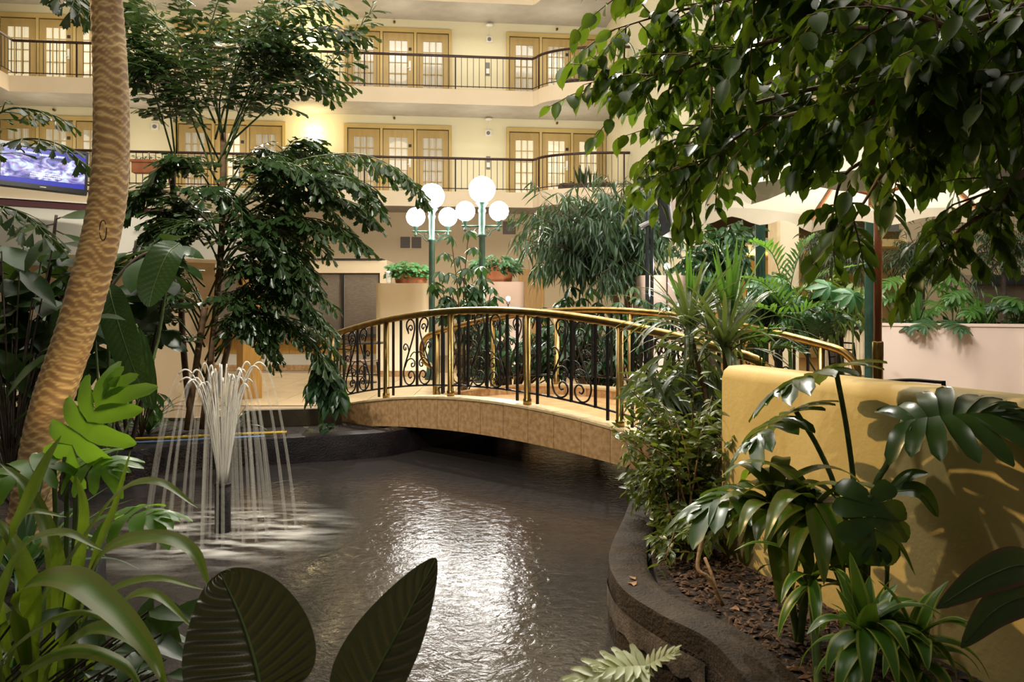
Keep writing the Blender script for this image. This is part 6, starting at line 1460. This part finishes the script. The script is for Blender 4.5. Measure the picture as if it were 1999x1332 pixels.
pl.tube(smoothpath([pl.o, pl.o + V3((0.05, 0.1, 0.3)), P(1265, 1335, 1.64), P(1262, 1308, 1.66)], 5), 0.005, 'petiole', 'stem_green', 6)
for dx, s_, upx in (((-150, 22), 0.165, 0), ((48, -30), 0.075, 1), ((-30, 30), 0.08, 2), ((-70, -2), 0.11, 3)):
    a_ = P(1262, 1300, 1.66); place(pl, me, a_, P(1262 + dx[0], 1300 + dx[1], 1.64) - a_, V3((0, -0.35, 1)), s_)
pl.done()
# split leaf philodendron at left
pl = Plant('split_philodendron', 'bright green split philodendron leaf in front of the palm trunk', 'plant', P(120, 1250, 2.35))
pl.root.location.z = -0.04; pl.o.z = -0.04
me = [lobed('philodendron_leaf', 6, 0.70, True, s_, 0.48, droop=0.3) for s_ in (21, 22, 23)]
def phl(att, tip, size, up, k, bend):
    a_, t_ = P(*att), P(*tip); place(pl, me[k], a_, t_ - a_, V3(up), size); pl.tube(smoothpath([pl.o, P(*bend), a_], 5), 0.008, 'petiole', 'stem_green', 6)
phl((128, 892, 2.3), (175, 805, 2.3), 0.25, (0.15, -0.72, 0.75), 0, (130, 1060, 2.3))
phl((150, 900, 2.32), (262, 905, 2.2), 0.17, (0, -0.6, 1), 1, (145, 1060, 2.3))
phl((105, 905, 2.28), (10, 925, 2.2), 0.18, (0, -0.6, 1), 2, (110, 1060, 2.3))
phl((215, 1005, 2.3), (365, 985, 2.2), 0.20, (0.0, -0.2, 1), 1, (180, 1120, 2.3))
pl.done()
# long strap leaves at lower left
pl = Plant('strap_dracaena', 'dracaena with long arching strap leaves at the lower left', 'plant', P(90, 1300, 2.0)); pl.o.z = -0.04; pl.root.location.z = -0.04
LV = [([(20, 1290, 2.0), (150, 1075, 1.95), (235, 962, 1.9), (310, 942, 1.85), (386, 992, 1.8)], 0.048), ([(150, 1230, 2.0), (200, 1085, 1.95), (300, 1050, 1.9), (375, 1075, 1.85), (410, 1148, 1.8)], 0.062),
      ([(40, 1160, 1.85), (130, 1130, 1.75), (220, 1190, 1.65), (290, 1270, 1.58), (325, 1345, 1.55)], 0.070), ([(-10, 1130, 1.9), (50, 990, 1.9), (90, 900, 1.95), (120, 850, 2.0)], 0.045),
      ([(150, 1240, 2.0), (210, 1160, 1.95), (300, 1130, 1.9), (400, 1152, 1.85)], 0.040), ([(190, 1260, 2.0), (250, 1170, 1.95), (310, 1165, 1.9), (378, 1228, 1.85)], 0.042),
      ([(140, 1260, 2.05), (190, 1080, 2.0), (225, 990, 2.0), (255, 880, 2.0)], 0.045), ([(130, 1250, 2.0), (155, 1100, 2.0), (165, 1000, 2.0), (150, 930, 2.0)], 0.045),
      ([(0, 1300, 1.8), (80, 1220, 1.75), (160, 1195, 1.72), (230, 1220, 1.7)], 0.03), ([(60, 1300, 1.9), (60, 1150, 1.9), (20, 1050, 1.9), (-40, 990, 1.9)], 0.05),
      ([(100, 1300, 1.9), (180, 1230, 1.85), (260, 1250, 1.8), (330, 1330, 1.75)], 0.05), ([(30, 1330, 1.75), (130, 1270, 1.7), (230, 1290, 1.65), (280, 1345, 1.62)], 0.045),
      ([(-20, 1250, 1.8), (40, 1080, 1.8), (120, 1040, 1.75), (200, 1075, 1.7)], 0.045), ([(100, 1260, 2.1), (110, 1100, 2.1), (60, 960, 2.15), (0, 905, 2.2)], 0.05), ([(-30, 1160, 2.0), (20, 1040, 2.0), (60, 1000, 2.0), (130, 1010, 2.0)], 0.04), ([(60, 1300, 2.1), (-10, 1180, 2.1), (-60, 1160, 2.1)], 0.05)]
for pts, wd in LV: ribbon(pl, [pl.o.lerp(P(*pts[0]), 0.75)] + [P(*z) for z in pts], wd, 'strap_leaf', per=5, taper=0.55, fold=0.10, roll=V3((0, -0.45, 1)))
pl.done()
pl = Plant('dark_philodendron', 'dark broad leaved undergrowth along the near left bank', 'plant', (-1.55, 1.9, -0.04)); pl.twm = 'stem_dark'; K2 = tpl('ellip', 'broad_leaf')
for i in range(60):
    p = P(R.uniform(-60, 330), R.uniform(1190, 1345), R.uniform(1.9, 2.5)); p.z = max(p.z, 0.0); az = R.random() * 6.28
    pl.twig([pl.o, pl.o.lerp(p, 0.5) + V3((0, 0, 0.08)), p], 0.003)
    pl.add(K2, p, V3((math.cos(az), math.sin(az) * 0.6 - 0.3, R.uniform(-0.5, 0.6))), UPV + V3((0, -0.4, 0)) + rv(0.4), R.uniform(0.08, 0.16))
pl.done(60)
low_plant(30, 1290, 2.6, 34, 0.55, 0.035, 'palm_leaf_dark', 'dark grassy undergrowth at the lower left corner', name='grass_clump', e0=20)
low_plant(200, 1330, 2.2, 26, 0.40, 0.03, 'palm_leaf_dark', 'dark grassy undergrowth beside the rubber plant leaf', name='grass_clump', e0=20)
low_plant(40, 1100, 3.9, 30, 0.6, 0.04, 'palm_leaf_dark', 'dark grass tuft at the foot of the leaning palm', name='grass_clump', e0=20)
# ------------------------------------------------------------------ plants of the right planter and beyond
K = tpl('lance', 'back_tree_leaf')
def backtree(px, Y, x0, x1, y0, y1, n, label, size=0.16, key=K):
    pl = Plant('shade_tree', label, 'tree', (P(px, 700, Y).x, Y, 0.0), 'background trees'); pl.twm = 'stem_dark'
    top_ = P(px, (y0 + y1) / 2 + 30, Y); pl.tube([pl.o, pl.o.lerp(top_, 0.6), top_], [0.06, 0.05, 0.04], 'trunk', 'stem_dark', 7)
    for i in range(n):
        tip = P(R.uniform(x0, x1), R.uniform(y0, y1), Y + R.uniform(-0.7, 0.7)); path = smoothpath([top_, top_.lerp(tip, 0.5) + V3((0, 0, 0.15)), tip], 4); pl.tube(path, 0.008, 'branch', 'stem_dark', 4)
        leafy(pl, path, 8, 0.3, 8, key, size, droop=0.5, t0=0.3, hang=0.6, twr=0.003)
    pl.done(0)
backtree(1800, 13.2, 1720, 1900, 400, 560, 34, 'fine leaved dark tree beyond the pink planter')
backtree(1960, 12.9, 1880, 2060, 430, 560, 22, 'fine leaved dark tree at the right edge beyond the booth')
backtree(1625, 12.1, 1570, 1700, 430, 560, 22, 'fine leaved dark tree between the pale column and the umbrella pole')
backtree(1390, 12.4, 1320, 1480, 430, 580, 26, 'dark leafy tree beside the dining alcove behind the palms', 0.17, tpl('ellip', 'schefflera_leaf'))
backtree(1640, 10.2, 1560, 1690, 540, 640, 22, 'leafy bush in front of the divider panel', 0.16, tpl('ellip', 'shrub_leaf'))
backtree(1520, 9.6, 1440, 1600, 560, 660, 24, 'leafy bush behind the parlor palms', 0.16, tpl('ellip', 'schefflera_leaf'))
SZ = 1.02
def fernish(px, Y, n, hgt, L_, label, me, sz, m='stem_green'):
    b_ = V3(((px - HX) / F * Y, Y, SZ)); pl = Plant('split_leaf_plant', label, 'plant', b_, 'planter wall plants')
    for i in range(n):
        az = i * 2.4 + R.random(); h = hgt * R.uniform(0.5, 1.1); a_ = b_ + V3((math.cos(az) * L_, math.sin(az) * L_ * 0.6 - 0.05, h)); pl.tube(smoothpath([b_, b_.lerp(a_, 0.5) + V3((0, 0, h * 0.2)), a_], 4), 0.008, 'petiole', m, 5)
        place(pl, me, a_, V3((math.cos(az), math.sin(az) * 0.6 - 0.2, -0.25)), UPV + V3((0, -0.5, 0)), sz * R.uniform(0.8, 1.1))
    pl.done()
fme = lobed('palm_leaf', 7, 0.75, True, 31, 0.46, droop=0.25); fme2 = lobed('palm_leaf_dark', 7, 0.75, True, 32, 0.46, droop=0.25)
fernish(1790, 11.9, 9, 0.75, 0.32, 'tall split leaf plant in the pink planter beside the umbrella pole', fme, 0.30)
fernish(1925, 11.5, 9, 0.55, 0.30, 'tall split leaf plant in the pink planter near the booth', fme, 0.30)
fernish(1835, 11.45, 8, 0.14, 0.26, 'split leaf plant hanging over the middle of the pink planter wall', fme2, 0.34)
fernish(1860, 12.1, 7, 0.5, 0.3, 'split leaf plant at the back of the pink planter', fme, 0.28)
fernish(1985, 11.4, 6, 0.4, 0.26, 'split leaf plant at the right end of the pink planter', fme2, 0.26)
def spikes(px, Y, n, L_, label, m='palm_leaf'):
    b_ = V3(((px - HX) / F * Y, Y, SZ)); pl = Plant('spiky_plant', label, 'plant', b_, 'planter wall plants'); rosette(pl, b_, n, L_, 0.06, m, 50, 88, 0.2); pl.done()
spikes(1755, 11.75, 12, 0.6, 'spiky sword leaves at the left end of the pink planter', 'dracaena_leaf'); spikes(1790, 11.6, 8, 0.6, 'yellow green sword leaves under the tall split leaf plant'); spikes(1890, 11.5, 7, 0.5, 'yellow green sword leaves left of the booth'); spikes(1915, 11.4, 6, 0.5, 'yellow green sword leaves in front of the booth')
for i, (px, nm) in enumerate(((1745, 'low ivy on the pink planter right beside the umbrella pole'), (1785, 'low ivy on the pink planter under the left tall split leaf plant'), (1825, 'low ivy on the pink planter left of the hanging split leaf'), (1875, 'low ivy on the pink planter right of the hanging split leaf'), (1920, 'low ivy on the pink planter in front of the booth'), (1970, 'low ivy on the pink planter at the right edge'))):
    bushy('ground_ivy', nm, V3(((px - HX) / F * 11.7, 11.78 - 0.12 * i, SZ)), 0.24, 0.22, 0.18, 70, tpl('heart', 'broad_leaf'), 0.10, 12, group='ivy on the pink planter')
# big pale round leaf plant beside the umbrella pole
pl = Plant('palmate_plant', 'pale palmate leaf standing left of the green lamp post and umbrella pole', 'plant', (P(1665, 700, 8.9).x, 8.9, -0.04))
K = tpl('scheff', 'fern_leaf')
for tip in ((1665, 575, 8.8), (1530, 555, 8.9), (1620, 560, 9.0), (1490, 560, 9.0)):
    t_ = P(*tip); pl.tube(smoothpath([pl.o, pl.o.lerp(t_, 0.6), t_], 4), 0.01, 'petiole', 'stem_green', 6); palmate(pl, t_, 9, 0.24, K, 0.25, V3((0.1, -0.8, 0.6)))
pl.done(60)
